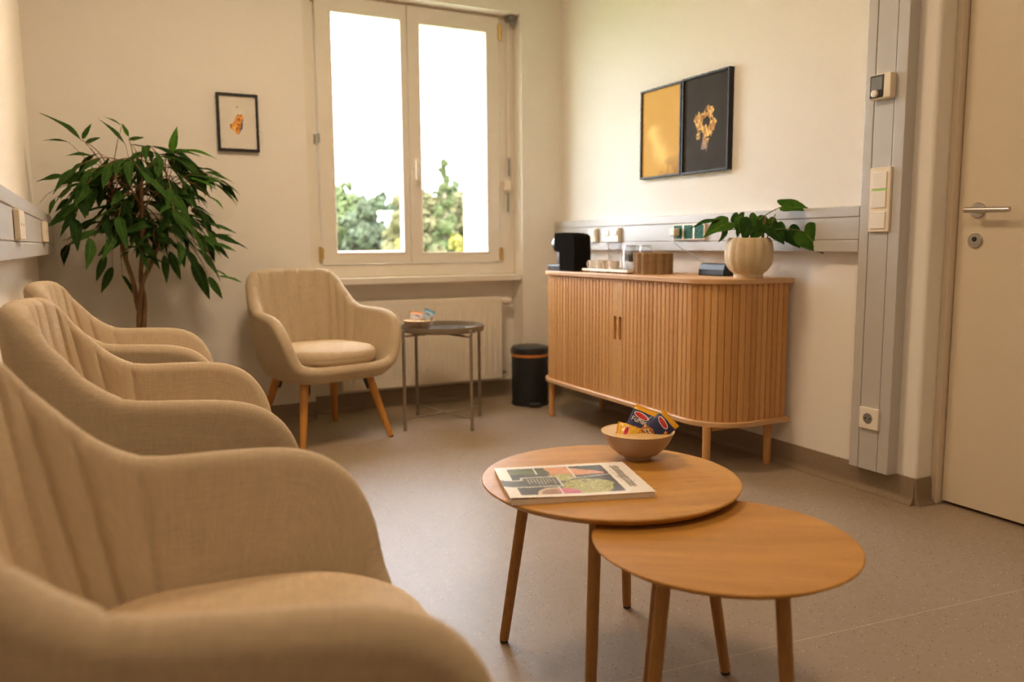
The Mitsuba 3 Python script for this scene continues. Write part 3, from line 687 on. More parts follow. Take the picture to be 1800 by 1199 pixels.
# ------------------------------------------------------------------ magazine
def bar_text(text, h, depth, bold=False): return meshkit.text_mesh(text, h, depth, bold)
mo = np.array([0.792, 1.650, ZB]); mu = np.array([0.303, -0.096, 0.0]); mu /= np.linalg.norm(mu)
mv = np.array([mu[1], -mu[0], 0.0])          # towards the viewer
MWd, MDp, MTh = 0.312, 0.238, 0.013
MB = basis(mu, -mv, np.array([0, 0, 1.0]), mo)  # local: x along long side, y = -towards viewer
def mloc(m): return moved(m, MB)
def cover_tex(p, n, uv):
    x, y = uv.x, uv.y           # x along, y from far edge (0) to near edge (1)
    paper = mi.Color3f(0.78, 0.75, 0.71)
    dark = mix((0.055, 0.06, 0.075), (0.10, 0.11, 0.12), fbm(x * 4, y * 4))
    c = mi.Color3f(dark)
    green = mix((0.06, 0.09, 0.05), (0.20, 0.26, 0.12), fbm(x * 9, y * 7))
    c = dr.select((x < 0.44) & (y < 0.28) , mix(c, green, smoothstep(0.35, 0.7, fbm(x * 6, y * 9)) * 0.8), c)
    wob = (fbm(x * 8 + 2, y * 8, octaves=3) - 0.5) * 0.10
    fish_c = 0.17 + (x - 0.40) * 0.42
    fish = (dr.abs(y - fish_c + wob * 0.4) < 0.13 * (1 - smoothstep(0.45, 0.80, x)) + 0.025) & (x > 0.37 + wob) & (x < 0.78)
    fc = mix((0.42, 0.16, 0.08), (0.80, 0.46, 0.27), fbm(x * 30, y * 60, octaves=3))
    c = dr.select(fish, fc, c)
    d, e, r = voronoi(x * 42, y * 34)
    salad = ((dr.square((x - 0.60 + wob) / 0.18) + dr.square((y - 0.72 + wob) / 0.22)) < 1) | ((dr.square((x - 0.44 + wob) / 0.10) + dr.square((y - 0.42 + wob) / 0.12)) < 1)
    sc = mix((0.12, 0.14, 0.04), (0.68, 0.66, 0.30), smoothstep(0.0, 0.32, e - d) * (0.45 + 0.55 * r))
    c = dr.select(salad, sc, c)
    pink = (dr.square((x - 0.42 + wob) / 0.07) + dr.square((y - 0.86 + wob) / 0.09)) < 1
    c = dr.select(pink, mix((0.36, 0.06, 0.16), (0.66, 0.25, 0.34), noise(x * 40, y * 40)), c)
    plate_d = dr.sqrt(dr.square((x - 0.33) / 0.13) + dr.square((y - 0.92) / 0.20))
    pl = (plate_d < 1) & (x < 0.40) & ~pink
    c = dr.select(pl, dr.select(plate_d > 0.78, mi.Color3f(0.55, 0.48, 0.38), mix((0.25, 0.11, 0.10), (0.40, 0.30, 0.18), fbm(x * 30, y * 30))), c)
    lines = (dr.abs(x - 0.285) < 0.006) & (y < 0.30) | (dr.abs(x - 0.545) < 0.006) & (y < 0.44) | (dr.abs(x - 0.375) < 0.006) & (y > 0.70)
    lines |= (dr.abs(y - 0.47 + 0.25 * (x - 0.5)) < 0.008) & (x > 0.48)
    # text block with its swoosh to the spine
    blk = (x > 0.16) & (x < 0.405) & (y > 0.395) & (y < 0.665)
    blk2 = (x > 0.145) & (x < 0.418) & (y > 0.370) & (y < 0.690)
    sw = (x < 0.20) & (dr.abs(y - 0.56 + 0.5 * dr.square(dr.maximum(0.1 - x, 0)) * 10) < 0.095)
    sw2 = (x < 0.20) & (dr.abs(y - 0.56 + 0.5 * dr.square(dr.maximum(0.1 - x, 0)) * 10) < 0.12)
    inside = (x > 0.085) & (x < 0.81) & (y > 0.075) & (y < 0.925)
    c = dr.select(inside, c, paper)
    c = dr.select(inside & lines, mi.Color3f(0.70, 0.68, 0.64), c)
    c = dr.select(blk2 | sw2, mi.Color3f(0.62, 0.60, 0.57), c)
    c = dr.select(sw | blk, mi.Color3f(0.085, 0.09, 0.09), c)
    ln = blk & (dr.abs((x - 0.17) * 44 - dr.round((x - 0.17) * 44)) < 0.22) & (x > 0.18) & (x < 0.395) & (y > 0.42) & (y < 0.42 + 0.20 * (0.6 + 0.4 * cell_rand(dr.round((x - 0.17) * 44), 5)))
    c = dr.select(ln, mi.Color3f(0.36, 0.37, 0.33), c)
    sub = (x > 0.835) & (x < 0.845) & (y > 0.22) & (y < 0.66) & (noise(y * 140) > 0.42)
    return dr.select(sub, mi.Color3f(0.42, 0.41, 0.40), c)
paint('magazine_cover', mikit.proc(cover_tex), 0.28, 0.5)
def pages_tex(p, n, uv):
    return mix((0.60, 0.53, 0.43), (0.74, 0.67, 0.57), noise(p.z * 2600, p.x * 6, p.y * 6))
paint('magazine_pages', mikit.proc(pages_tex), 0.7, 0.2)
paint('print_black', (0.035, 0.032, 0.03), 0.5, 0.3)
t = thing('magazine', 'food magazine lying face up on the taller oak coffee table', 'magazine')
put(t + '__pages', mloc(bx(0.002, MWd - 0.002, -MDp + 0.002, 0, 0, MTh - 0.0012)), 'magazine_pages')
# a cover sheet that lifts slightly along the near left edge
nxg, nyg = 24, 12
V, UVc = [], []
for j in range(nyg + 1):
    for i in range(nxg + 1):
        x, y = i / nxg, j / nyg
        lift = 0.004 * max(0, y - 0.6) / 0.4 * max(0, 1 - x / 0.55) ** 1.3
        V.append((x * MWd, -y * MDp, MTh - 0.001 + lift)); UVc.append((x, y))
nv = len(V)
V += [(x, y, z + 0.0006) for x, y, z in V]; UVc += UVc
Fc = []
for j in range(nyg):
    for i in range(nxg):
        a = j * (nxg + 1) + i; b = a + 1; c = a + nxg + 1; d = c + 1
        Fc += [[a, b, d], [a, d, c], [a + nv, d + nv, b + nv], [a + nv, c + nv, d + nv]]
edge = [i for i in range(nxg)] + [j * (nxg + 1) + nxg for j in range(nyg)] + [nyg * (nxg + 1) + nxg - i for i in range(nxg)] + [(nyg - j) * (nxg + 1) for j in range(nyg)]
for k in range(len(edge)):
    a, b = edge[k], edge[(k + 1) % len(edge)]
    Fc += [[a, a + nv, b + nv], [a, b + nv, b]]
put(t + '__cover', mloc(trimesh.Trimesh(V, Fc, process=False)), 'magazine_cover', uv=np.array(UVc))
def thin_text(text, h, depth, less):
    sec = meshkit.text_mesh(text, h, depth).section(plane_origin=[0, 0, depth / 2], plane_normal=[0, 0, 1])
    p2, to3 = sec.to_2D()
    out_ = []
    for g in p2.polygons_full:
        g = affinity.affine_transform(g, [to3[0, 0], to3[0, 1], to3[1, 0], to3[1, 1], to3[0, 3], to3[1, 3]]).buffer(-less)
        for q in getattr(g, 'geoms', [g]):
            if q.area > 1e-9: out_.append(trimesh.creation.extrude_polygon(q, depth, engine='earcut'))
    return trimesh.util.concatenate(out_)
tx = thin_text('skommagssinne', 0.030, 0.0003, 0.00085)
e = tx.extents
Tm = np.eye(4); Tm[:3, 0] = [0, -0.162 / e[0], 0]; Tm[:3, 1] = [0.80, 0, 0]; Tm[:3, 3] = [MWd * 0.862, -0.030, MTh + 0.0001]
put(t + '__title', mloc(moved(tx, Tm)), 'print_black')

# ------------------------------------------------------------------ bowls and snack bags
def glaze_tex(p, n, uv):
    return mix((0.37, 0.255, 0.18), (0.42, 0.295, 0.21), noise(p.x * 300, p.y * 300, p.z * 300) * 0.4 + noise(p.z * 420) * 0.6)
paint('bowl_glaze', mikit.proc(glaze_tex), 0.42, 0.4)
paint('bowl_rim', (0.55, 0.36, 0.15), 0.35, 0.5)
def bowl(c, z, r, h, label):
    t = thing('bowl', label, 'bowl', 'stoneware snack bowls')
    out = [(0.30 * r, 0.0), (0.36 * r, 0.001), (0.37 * r, 0.05 * h), (0.36 * r, 0.08 * h), (0.55 * r, 0.20 * h), (0.74 * r, 0.42 * h), (0.89 * r, 0.70 * h), (0.985 * r, 0.97 * h)]
    rim_ = [(0.985 * r, 0.97 * h), (0.997 * r, 0.995 * h), (0.985 * r, 1.0 * h), (0.965 * r, 0.98 * h)]
    inn = [(0.965 * r, 0.98 * h), (0.86 * r, 0.72 * h), (0.70 * r, 0.45 * h), (0.50 * r, 0.25 * h), (0.25 * r, 0.15 * h), (0.01, 0.13 * h)]
    put(t + '__body', lathe(out + inn, 72, (*c, z)), 'bowl_glaze', smooth=50)
    put(t + '__rim', lathe([(a + (0.0004 if i == 1 else 0), b + 0.0003) for i, (a, b) in enumerate(rim_)], 72, (*c, z)), 'bowl_rim', smooth=60)
    return t

def bag_mesh(w, h, d):
    nx_, ny_ = 22, 30
    V, UV, F_ = [], [], []
    for side in (1, -1):
        for j in range(ny_ + 1):
            for i in range(nx_ + 1):
                x, y = i / nx_ * 2 - 1, j / ny_ * 2 - 1
                k = max(0, 1 - abs(x) ** 3.2) ** 0.6 * max(0, 1 - (min(abs(y) / 0.84, 1)) ** 3) ** 0.6
                wr_ = 0.10 * math.sin(9 * x + 3 * y * side) * (1 - k) + 0.05 * math.sin(15 * y + 4 * x)
                zz = side * (d / 2 * k * (1 + wr_) + 0.0004)
                yy = y * h / 2
                if abs(y) > 0.999: yy += (0.0016 if i % 2 else -0.0016) * np.sign(y)
                V.append((x * w / 2 * (1 - 0.05 * k), yy, zz)); UV.append((i / nx_, j / ny_))
    n_ = (nx_ + 1) * (ny_ + 1)
    for s_ in range(2):
        for j in range(ny_):
            for i in range(nx_):
                a = s_ * n_ + j * (nx_ + 1) + i; b = a + 1; c = a + nx_ + 1; e_ = c + 1
                q = [[a, b, e_], [a, e_, c]]
                F_ += q if s_ == 0 else [x[::-1] for x in q]
    return trimesh.Trimesh(V, F_, process=False), np.array(UV)

def bag_tex(top, field, label_c, nut_lo, nut_hi):
    def fn(p, n, uv):
        x, y = uv.x, uv.y
        wob = (fbm(x * 7, y * 7 + 2) - 0.5) * 0.12
        d, e_, r = voronoi(x * 7 + 1.3, y * 9)
        nuts = mix(nut_lo, nut_hi, smoothstep(0.05, 0.55, e_ - d) * (0.4 + 0.6 * r))
        c = dr.select(y + wob * 0.5 + 0.12 * dr.abs(x - 0.4) < 0.40, nuts, mi.Color3f(field))
        c = dr.select((x > 0.80 + wob) & (y < 0.66), nuts, c)
        tag = (y > 0.20) & (y < 0.31) & (x > 0.18) & (x < 0.62)
        c = dr.select(tag, mi.Color3f(0.75, 0.62, 0.42), c)
        logo = (dr.square((x - 0.45) / 0.30) + dr.square((y - 0.735 + 0.08 * (x - 0.45)) / 0.062)) < 1
        ring_ = (dr.square((x - 0.45) / 0.34) + dr.square((y - 0.735 + 0.08 * (x - 0.45)) / 0.082)) < 1
        c = dr.select(ring_, mi.Color3f(0.72, 0.66, 0.60), c)
        c = dr.select(logo, mi.Color3f(label_c), c)
        c = dr.select(y > 0.86, mi.Color3f(top), c)
        c = dr.select(y < 0.075, mi.Color3f(top), c)
        return dr.select((y > 0.86) & (dr.abs(y - 0.90) < 0.006), mi.Color3f(top) * 0.7, c)
    return mikit.proc(fn)
YEL, NAVY, RED = (0.80, 0.40, 0.012), (0.020, 0.022, 0.085), (0.55, 0.02, 0.02)
paint('bag_navy', bag_tex(YEL, NAVY, RED, (0.25, 0.06, 0.01), (0.85, 0.46, 0.10)), 0.3, 0.5)
paint('bag_yellow', bag_tex(YEL, (0.78, 0.46, 0.03), RED, (0.45, 0.16, 0.02), (0.90, 0.55, 0.10)), 0.3, 0.5)
paint('bag_far_orange', bag_tex((0.78, 0.24, 0.01), (0.62, 0.55, 0.55), (0.06, 0.07, 0.25), (0.55, 0.22, 0.04), (0.90, 0.66, 0.35)), 0.3, 0.5)
paint('bag_far_blue', bag_tex((0.03, 0.28, 0.50), (0.45, 0.56, 0.68), (0.07, 0.25, 0.50), (0.30, 0.12, 0.03), (0.66, 0.62, 0.55)), 0.3, 0.5)
paint('print_white', (0.80, 0.76, 0.68), 0.4, 0.4)
def bag(o, up, facing, w, h, d, m, label, text=None, small=None, group=None):
    up = np.asarray(up, float); up /= np.linalg.norm(up)
    f_ = np.asarray(facing, float); f_ -= up * (f_ @ up); f_ /= np.linalg.norm(f_)
    B = basis(np.cross(up, f_), up, f_, o)
    t = thing('snack_bag', label, 'snack bag', group)
    me, uv = bag_mesh(w, h, d)
    put(t + '__pouch', moved(me, B), m, smooth=True, uv=uv)
    if text:
        tm = bar_text(text, h * 0.115, 0.0006, True); tm.apply_translation((-tm.extents[0] * 0.60, h * 0.045, d / 2 * 1.02))
        s_ = min(1, w * 0.62 / tm.extents[0]); tm.vertices[:, 0] *= s_
        put(t + '__lettering', moved(tm, B), 'print_white')
    if small:
        tm = bar_text(small, h * 0.07, 0.0006, True); tm.apply_translation((-w * 0.28, -h * 0.275, d / 2 * 0.93))
        put(t + '__lettering', moved(tm, B), 'print_black')
    return t
view = lambda x, y: -np.array([x, y, 0]) / math.hypot(x, y)
BC = (1.168, 1.603); BRr, BRh = 0.091, 0.070
bowl(BC, ZB, BRr, BRh, 'pinkish stoneware bowl of snack bags on the taller oak coffee table')
vd = view(*BC); rtv = np.array([-vd[1], vd[0], 0]) * 1.0   # to the viewer's right
def at(dx, dz, dy=0.0): return np.array([*BC, ZB]) + rtv * dx - vd * dy + np.array([0, 0, dz])
UPZ = np.array([0, 0, 1.0])
bag(at(0.004, 0.080, 0.014), UPZ * 0.80 + rtv * 0.38 - vd * 0.30, vd * 0.85 + UPZ * 0.45 - rtv * 0.15, 0.064, 0.096, 0.022, 'bag_navy', 'navy snack bag with yellow crimped top standing in the bowl on the oak table', 'Futter', 'to go')
bag(at(0.048, 0.078, -0.014), UPZ * 0.62 + rtv * 0.70 - vd * 0.1, vd * 0.9 + UPZ * 0.35 + rtv * 0.0, 0.056, 0.090, 0.022, 'bag_navy', 'navy snack bag leaning over the rim of the bowl on the oak table', None, 'to go')
bag(at(-0.014, 0.062, -0.022), UPZ * 0.30 - rtv * 0.9 + vd * 0.1, UPZ * 0.8 + vd * 0.7, 0.058, 0.080, 0.026, 'bag_yellow', 'yellow snack bag lying flat in the bowl on the oak table')

# ------------------------------------------------------------------ tray table
TC = np.array([1.630, 4.020])
t = thing('tray_table', 'small round bronze metal tray table beside the armchair under the window', 'side table')
put(t + '__tray', lathe([(0.20, 0.505), (0.216, 0.507), (0.222, 0.512), (0.2245, 0.538), (0.2245, 0.540), (0.2225, 0.540), (0.220, 0.515), (0.213, 0.512), (0.01, 0.512)], 96, (*TC, 0)), 'bronze_paint', smooth=50)
put(t + '__tray_floor', lathe([(0.212, 0.5121), (0.212, 0.5128), (0.01, 0.5128)], 64, (*TC, 0)), 'tray_inside', smooth=30)
FT = []
for k in range(4):
    a = math.radians(-30.8 - 135 + 90 * k)
    FT.append(TC + 0.236 * np.array([math.cos(a), math.sin(a)]))
FT = [np.array(q) for q in ((1.376, 3.940), (1.680, 3.760), (1.868, 4.070), (1.566, 4.268))]
for q in FT:
    put(t + '__leg', tube([(*q, 0.0), (*q, 0.528), (*q, 0.531)], [0.0085, 0.0085, 0.006], 14), 'bronze_paint', smooth=40)
for a, b in ((0, 2), (1, 3)):
    put(t + '__cross_bar', tube([(*FT[a], 0.060 + 0.004 * a), (*FT[b], 0.060 + 0.004 * a)], 0.0045, 10), 'bronze_paint', smooth=40)
    put(t + '__support_bar', tube([(*FT[a], 0.498 - 0.004 * a), (*FT[b], 0.498 - 0.004 * a)], 0.006, 10), 'bronze_paint', smooth=40)
B2 = (1.480, 3.985)
bowl(B2, 0.513, 0.083, 0.060, 'pinkish stoneware bowl of snack bags on the bronze tray table')
vd = view(*B2); rtv = np.array([-vd[1], vd[0], 0])
def at2(dx, dz, dy=0.0): return np.array([*B2, 0.513]) + rtv * dx - vd * dy + np.array([0, 0, dz])
bag(at2(-0.012, 0.062, 0.01), UPZ * 0.9 + rtv * 0.15 - vd * 0.4, vd + UPZ * 0.3, 0.070, 0.088, 0.020, 'bag_far_orange', 'orange topped snack bag in the bowl on the tray table')
bag(at2(0.045, 0.072, 0.0), UPZ * 0.85 + rtv * 0.35, vd + UPZ * 0.2 - rtv * 0.2, 0.060, 0.090, 0.020, 'bag_far_blue', 'blue topped snack bag in the bowl on the tray table')
def leaflet_tex(p, n, uv):
    g = fbm(uv.x * 5, uv.y * 5)
    return mix((0.42, 0.48, 0.56), (0.82, 0.83, 0.80), smoothstep(0.3, 0.65, g))
paint('leaflet_print', mikit.proc(leaflet_tex), 0.3, 0.5)
lu = np.array([0.96, -0.28, 0]); lu /= np.linalg.norm(lu); lv = np.array([-lu[1], lu[0], 0])
def flat_sheet(name, label, o, lu, w, h, th):
    lv = np.array([-lu[1], lu[0], 0])
    m = moved(bx(0, w, 0, h, 0, th), basis(lu, lv, np.array([0, 0, 1.0]), o))
    uv = np.array([[(v_ - o) @ lu / w, (v_ - o) @ lv / h] for v_ in m.vertices])
    k = put(name, m, 'leaflet_print', uv=uv); labels[k] = {'label': label, 'category': 'leaflet'}
flat_sheet('leaflet', 'pale leaflet lying on the tray table beside the bowl', np.array([1.545, 3.875, 0.5129]), lu, 0.205, 0.150, 0.003)
flat_sheet('leaflet', 'small pale card at the right rim of the tray table', np.array([1.760, 3.985, 0.5129]), lu, 0.06, 0.09, 0.0015)

# ------------------------------------------------------------------ waste bin
t = thing('pedal_bin', 'black pedal bin between radiator and sideboard', 'waste bin')
BN = (2.292, 4.255)
put(t + '__body', lathe([(0.108, 0.012), (0.110, 0.014), (0.112, 0.30), (0.110, 0.302), (0.02, 0.302)], 64, (*BN, 0)), 'black_matte', smooth=40)
put(t + '__liner', lathe([(0.1125, 0.296), (0.1135, 0.298), (0.1135, 0.312), (0.112, 0.314), (0.10, 0.314)], 64, (*BN, 0)), 'bag_orange', smooth=40)
put(t + '__lid', lathe([(0.113, 0.3145), (0.117, 0.316), (0.118, 0.335), (0.114, 0.350), (0.10, 0.358), (0.05, 0.362), (0.01, 0.362)], 64, (*BN, 0)), 'black_plastic', smooth=40)
put(t + '__base_ring', lathe([(0.112, 0.0), (0.115, 0.002), (0.115, 0.012), (0.108, 0.014)], 64, (*BN, 0)), 'black_plastic', smooth=40)
pv = view(*BN); pr_v = np.array([pv[1], -pv[0], 0])
put(t + '__pedal', moved(rb(-0.035, 0.035, 0, 0.045, 0.004, 0.030, 0.006), basis(pr_v, pv, UPZ, np.array([BN[0], BN[1], 0]) + pv * 0.10 + pr_v * -0.03)), 'black_plastic', smooth=30)

# ------------------------------------------------------------------ sideboard
SX0, SX1, SY0, SY1, SR = 2.190, 2.612, 2.485, 4.030, 0.20
SZ0, SZ1 = 0.200, 0.822
def plan(inset, r=SR, n=14):
    x0, x1, y0, y1 = SX0 + inset, SX1 - inset * 0.3, SY0 + inset, SY1 - inset
    r = r - inset
    pts = [(x1, y0)]
    pts += [(x0 + r - r * math.sin(a), y0 + r - r * math.cos(a)) for a in np.linspace(0, math.pi / 2, n)]
    pts += [(x0 + r - r * math.cos(a), y1 - r + r * math.sin(a)) for a in np.linspace(0, math.pi / 2, n)]
    pts += [(x1, y1)]
    return pts[::-1]
t = thing('sideboard', 'oak tambour sideboard with rounded ends and ribbed sliding doors against the wall', 'sideboard')
put(t + '__top', plate(Polygon(plan(0)), SZ1 - 0.022, SZ1, 0.003), 'oak_top', smooth=35)
put(t + '__base_plate', plate(Polygon(plan(0)), SZ0, SZ0 + 0.022, 0.003), 'oak_top', smooth=35)
put(t + '__carcass', prism(Polygon(plan(0.034)).buffer(0), SZ0 + 0.022, SZ1 - 0.022), 'oak_slat_1')
# tambour slats along the rounded path
path = np.array(plan(0.016, n=40))[::-1]
seg = np.r_[0, np.cumsum(np.linalg.norm(np.diff(path, axis=0), axis=1))]
Ltot = seg[-1]
def on_path(s_):
    i = min(np.searchsorted(seg, s_, 'right') - 1, len(path) - 2); k = (s_ - seg[i]) / (seg[i + 1] - seg[i])
    p = path[i] + (path[i + 1] - path[i]) * k
    a_, b_ = max(s_ - 0.006, 0), min(s_ + 0.006, Ltot)
    ia = min(np.searchsorted(seg, a_, 'right') - 1, len(path) - 2); ib_ = min(np.searchsorted(seg, b_, 'right') - 1, len(path) - 2)
    pa = path[ia] + (path[ia + 1] - path[ia]) * (a_ - seg[ia]) / (seg[ia + 1] - seg[ia]); pb = path[ib_] + (path[ib_ + 1] - path[ib_]) * (b_ - seg[ib_]) / (seg[ib_ + 1] - seg[ib_])
    d = (pb - pa) / np.linalg.norm(pb - pa)
    return p, d
HY = 3.205
s_mid = [s_ for s_ in np.linspace(0, Ltot, 4000) if abs(on_path(s_)[0][1] - HY) < 0.001 and abs(on_path(s_)[0][0] - (SX0 + 0.016)) < 0.001][0]
ZA, ZBt = SZ0 + 0.0225, SZ1 - 0.0225
def slat_mesh(w, h, d=0.012):
    c = 0.0034
    prof = [(-w / 2, -d), (w / 2, -d), (w / 2, -c), (w / 2 - c, -0.0004), (0, 0), (-w / 2 + c, -0.0004), (-w / 2, -c)]
    m = loft([[(x, y, 0) for x, y in prof], [(x, y, h) for x, y in prof]]); m.fix_normals(); return m
SW = 0.0296
slat = slat_mesh(SW - 0.0022, ZBt - ZA)
slat_ply = [mikit.ply(slat, f'oak_slat_{i}', smooth=15) for i in range(4)]
STW = 0.042
srng = random.Random(3)
for door, sgn in (('door', -1), ('door', 1)):
    dkey = numbered(t + '__door')
    # closing stile with a recessed grip
    s_c = s_mid + sgn * (STW / 2 + 0.0004)
    p, d = on_path(s_c)
    out_ = np.array([d[1], -d[0]]); out_ = out_ if out_[0] < 0 else -out_
    B = basis(np.array([*d, 0]), np.array([*out_, 0]), UPZ, (*p, ZA))
    flip = np.linalg.det(B[:3, :3]) < 0
    H = ZBt - ZA
    gz0, gz1 = 0.285, 0.395
    gx0, gx1 = (-0.010, 0.008)
    st_ = Polygon([(-STW / 2, 0), (STW / 2, 0), (STW / 2, H), (-STW / 2, H)])
    slot = affinity.translate(Polygon([(gx0, gz0), (gx1, gz0), (gx1, gz1), (gx0, gz1)]).buffer(-0.003).buffer(0.003 + 0.003), 0, 0)
    m = trimesh.creation.extrude_polygon(st_.difference(slot), 0.012, engine='earcut')
    m.apply_transform(basis(np.array([1.0, 0, 0]), np.array([0, 0, 1.0]), np.array([0, -1.0, 0]), (0, 0, 0)))
    m = moved(m, B)
    if flip: m.invert()
    m.fix_normals()
    scene[dkey] = mikit.ply(m, 'oak_slat_2')
    g = moved(bx(gx0 - 0.006, gx1 + 0.006, -0.0178, -0.0165, gz0 - 0.006, gz1 + 0.006), B)
    if flip: g.invert()
    put(dkey + '__handle', g, 'oak_slat_1')
    s_ = s_mid + sgn * (STW + SW / 2 + 0.0004)
    while 0.012 < s_ < Ltot - 0.012:
        p, d = on_path(s_)
        out_ = np.array([d[1], -d[0]])
        cpt = np.array([SX0 + 0.35, (SY0 + SY1) / 2])
        if out_ @ (p - cpt) < 0: out_ = -out_
        ax_ = np.array([out_[1], -out_[0]])
        B = basis(np.array([*ax_, 0]), np.array([*out_, 0]), UPZ, (*p, ZA))
        scene[numbered(dkey + '__slat')] = {**slat_ply[srng.choice([0, 0, 1, 1, 2, 3])], 'to_world': T(B)}
        s_ += sgn * SW
for (x, y) in ((2.231, 3.882), (2.576, 3.891), (2.573, 2.573), (2.231, 2.575)):
    put(t + '__leg', tube([(x, y, 0.0), (x, y, 0.002), (x, y, SZ0 + 0.002)], [0.0145, 0.0165, 0.0175], 24), 'oak_slat_0', smooth=40)
put(t + '__stretcher', rb(2.25, 2.56, 2.56, 2.59, SZ0 - 0.018, SZ0 + 0.001, 0.003), 'oak_slat_1', smooth=30)

# ------------------------------------------------------------------ on the sideboard
ZT = SZ1
t = thing('coffee_machine', 'small black capsule coffee machine at the window end of the sideboard', 'coffee machine')
mx0, mx1, my0, my1 = 2.238, 2.340, 3.655, 3.915
side = Polygon([(my0 + 0.004, 0.0), (my0 - 0.002, 0.10), (my0 + 0.004, 0.185), (my0 + 0.03, 0.20), (my0 + 0.12, 0.208), (my1 - 0.05, 0.206), (my1 - 0.045, 0.11), (my1 - 0.10, 0.10), (my1 - 0.105, 0.0)]).buffer(-0.004).buffer(0.004)
m = trimesh.creation.extrude_polygon(side, mx1 - mx0, engine='earcut')
m.apply_transform(basis(np.array([0, 1.0, 0]), np.array([0, 0, 1.0]), np.array([1.0, 0, 0]), (mx0, 0, ZT)))
put(t + '__body', m, 'black_gloss', smooth=30)
put(t + '__column', rb(mx0 + 0.012, mx1 - 0.012, my1 - 0.110, my1 - 0.055, ZT + 0.02, ZT + 0.14, 0.006), 'charcoal_lens', smooth=30)
put(t + '__drip_tray', rb(mx0 + 0.004, mx1 - 0.004, my1 - 0.11, my1 + 0.035, ZT, ZT + 0.034, 0.006), 'black_plastic', smooth=30)
put(t + '__head', moved(lathe([(0.040, -0.10), (0.043, -0.02), (0.043, 0.0), (0.040, 0.004), (0.01, 0.004)], 40), basis(np.array([1.0, 0, 0]), np.array([0, -0.35, 0.94]), np.array([0, 0.94, 0.35]), ((mx0 + mx1) / 2, my1 - 0.012, ZT + 0.150))), 'black_plastic', smooth=40)
put(t + '__cap', moved(lathe([(0.039, 0.0), (0.039, 0.007), (0.034, 0.010), (0.01, 0.0105)], 40), basis(np.array([1.0, 0, 0]), np.array([0, -0.35, 0.94]), np.array([0, 0.94, 0.35]), ((mx0 + mx1) / 2, my1 - 0.010, ZT + 0.151))), 'chrome', smooth=40)

t = thing('serving_tray', 'flat white serving tray carrying cups and glasses on the sideboard', 'tray')
tx0, tx1, ty0, ty1 = 2.262, 2.50, 3.205, 3.62
put(t + '__plate', plate(Polygon(sbox(tx0, ty0, tx1, ty1).buffer(-0.02).buffer(0.02)), ZT + 0.006, ZT + 0.012, 0.002), 'white_plastic', smooth=30)
put(t + '__rim', cat_(rb(tx0, tx1, ty0, ty0 + 0.006, ZT + 0.008, ZT + 0.020, 0.002), rb(tx0, tx1, ty1 - 0.006, ty1, ZT + 0.008, ZT + 0.020, 0.002), rb(tx0, tx0 + 0.006, ty0, ty1, ZT + 0.008, ZT + 0.020, 0.002), rb(tx1 - 0.006, tx1, ty0, ty1, ZT + 0.008, ZT + 0.020, 0.002)), 'white_plastic', smooth=30)
put(t + '__foot', rb(tx0 + 0.02, tx1 - 0.02, ty0 + 0.02, ty1 - 0.02, ZT, ZT + 0.0065, 0.002), 'black_plastic', smooth=30)
ZTr = ZT + 0.012
paint('porcelain', (0.80, 0.78, 0.74), 0.2, 0.5)
paint('beige_cup', (0.50, 0.40, 0.30), 0.25, 0.5)
CUPS = [((2.300, 3.560), 'porcelain', 'white espresso cup at the coffee machine end of the serving tray'), ((2.300, 3.490), 'porcelain', 'white espresso cup second along the serving tray'),
        ((2.295, 3.425), 'beige_cup', 'beige espresso cup in the middle of the serving tray'), ((2.360, 3.520), 'porcelain', 'white espresso cup in the second row of the serving tray'), ((2.290, 3.362), 'porcelain', 'white espresso cup next to the glasses on the tray')]
for k, (c, m_, lab) in enumerate(CUPS):
    t = thing('espresso_cup', lab, 'cup', 'espresso cups on the serving tray')
    put(t + '__body', lathe([(0.018, 0), (0.020, 0.001), (0.027, 0.02), (0.030, 0.048), (0.0305, 0.050), (0.029, 0.050), (0.0255, 0.022), (0.017, 0.004), (0.001, 0.003)], 40, (*c, ZTr)), m_, smooth=45)
    hp = [np.array([c[0] - 0.008, c[1] + 0.026, ZTr + 0.040]), np.array([c[0] - 0.013, c[1] + 0.042, ZTr + 0.038]), np.array([c[0] - 0.013, c[1] + 0.043, ZTr + 0.022]), np.array([c[0] - 0.007, c[1] + 0.025, ZTr + 0.014])]
    put(t + '__handle', tube(spline(hp, 12), 0.0032, 8), m_, smooth=40)
GL = [((2.330, 3.285), 0, 'upside-down water glass at the near end of the serving tray, lower of a pair'), ((2.330, 3.285), 1, 'upside-down water glass stacked on another at the tray end'), ((2.410, 3.262), 0, 'upside-down water glass beside the brown ribbed basket, lower of its stack'),
      ((2.410, 3.262), 1, 'upside-down water glass beside the brown ribbed basket, on top of its stack'), ((2.425, 3.385), 0, 'upside-down water glass in the second row, lower of its stack'), ((2.425, 3.385), 1, 'upside-down water glass in the second row, on top of its stack')]
for c, lev, lab in GL:
    t = thing('water_glass', lab, 'glass', 'water glasses on the serving tray')
    z = ZTr + 0.0002 + lev * 0.046
    k = put(t, lathe([(0.036, 0), (0.0365, 0.001), (0.033, 0.060), (0.029, 0.078), (0.0270, 0.080), (0.01, 0.080), (0.001, 0.0795), (0.001, 0.0745), (0.01, 0.0745), (0.0265, 0.0742), (0.0305, 0.058), (0.0340, 0.001)], 48, (*c, z)), 'clear_glass', smooth=45) if False else None
    scene[t] = mikit.ply(lathe([(0.0345, 0), (0.036, 0.0), (0.0365, 0.001), (0.033, 0.040), (0.0315, 0.062), (0.028, 0.078), (0.025, 0.080), (0.001, 0.080), (0.001, 0.0765), (0.0245, 0.0765), (0.0262, 0.0745), (0.0295, 0.060), (0.031, 0.040), (0.0340, 0.001), (0.0345, 0)], 48, (*c, z)), 'clear_glass', smooth=45)
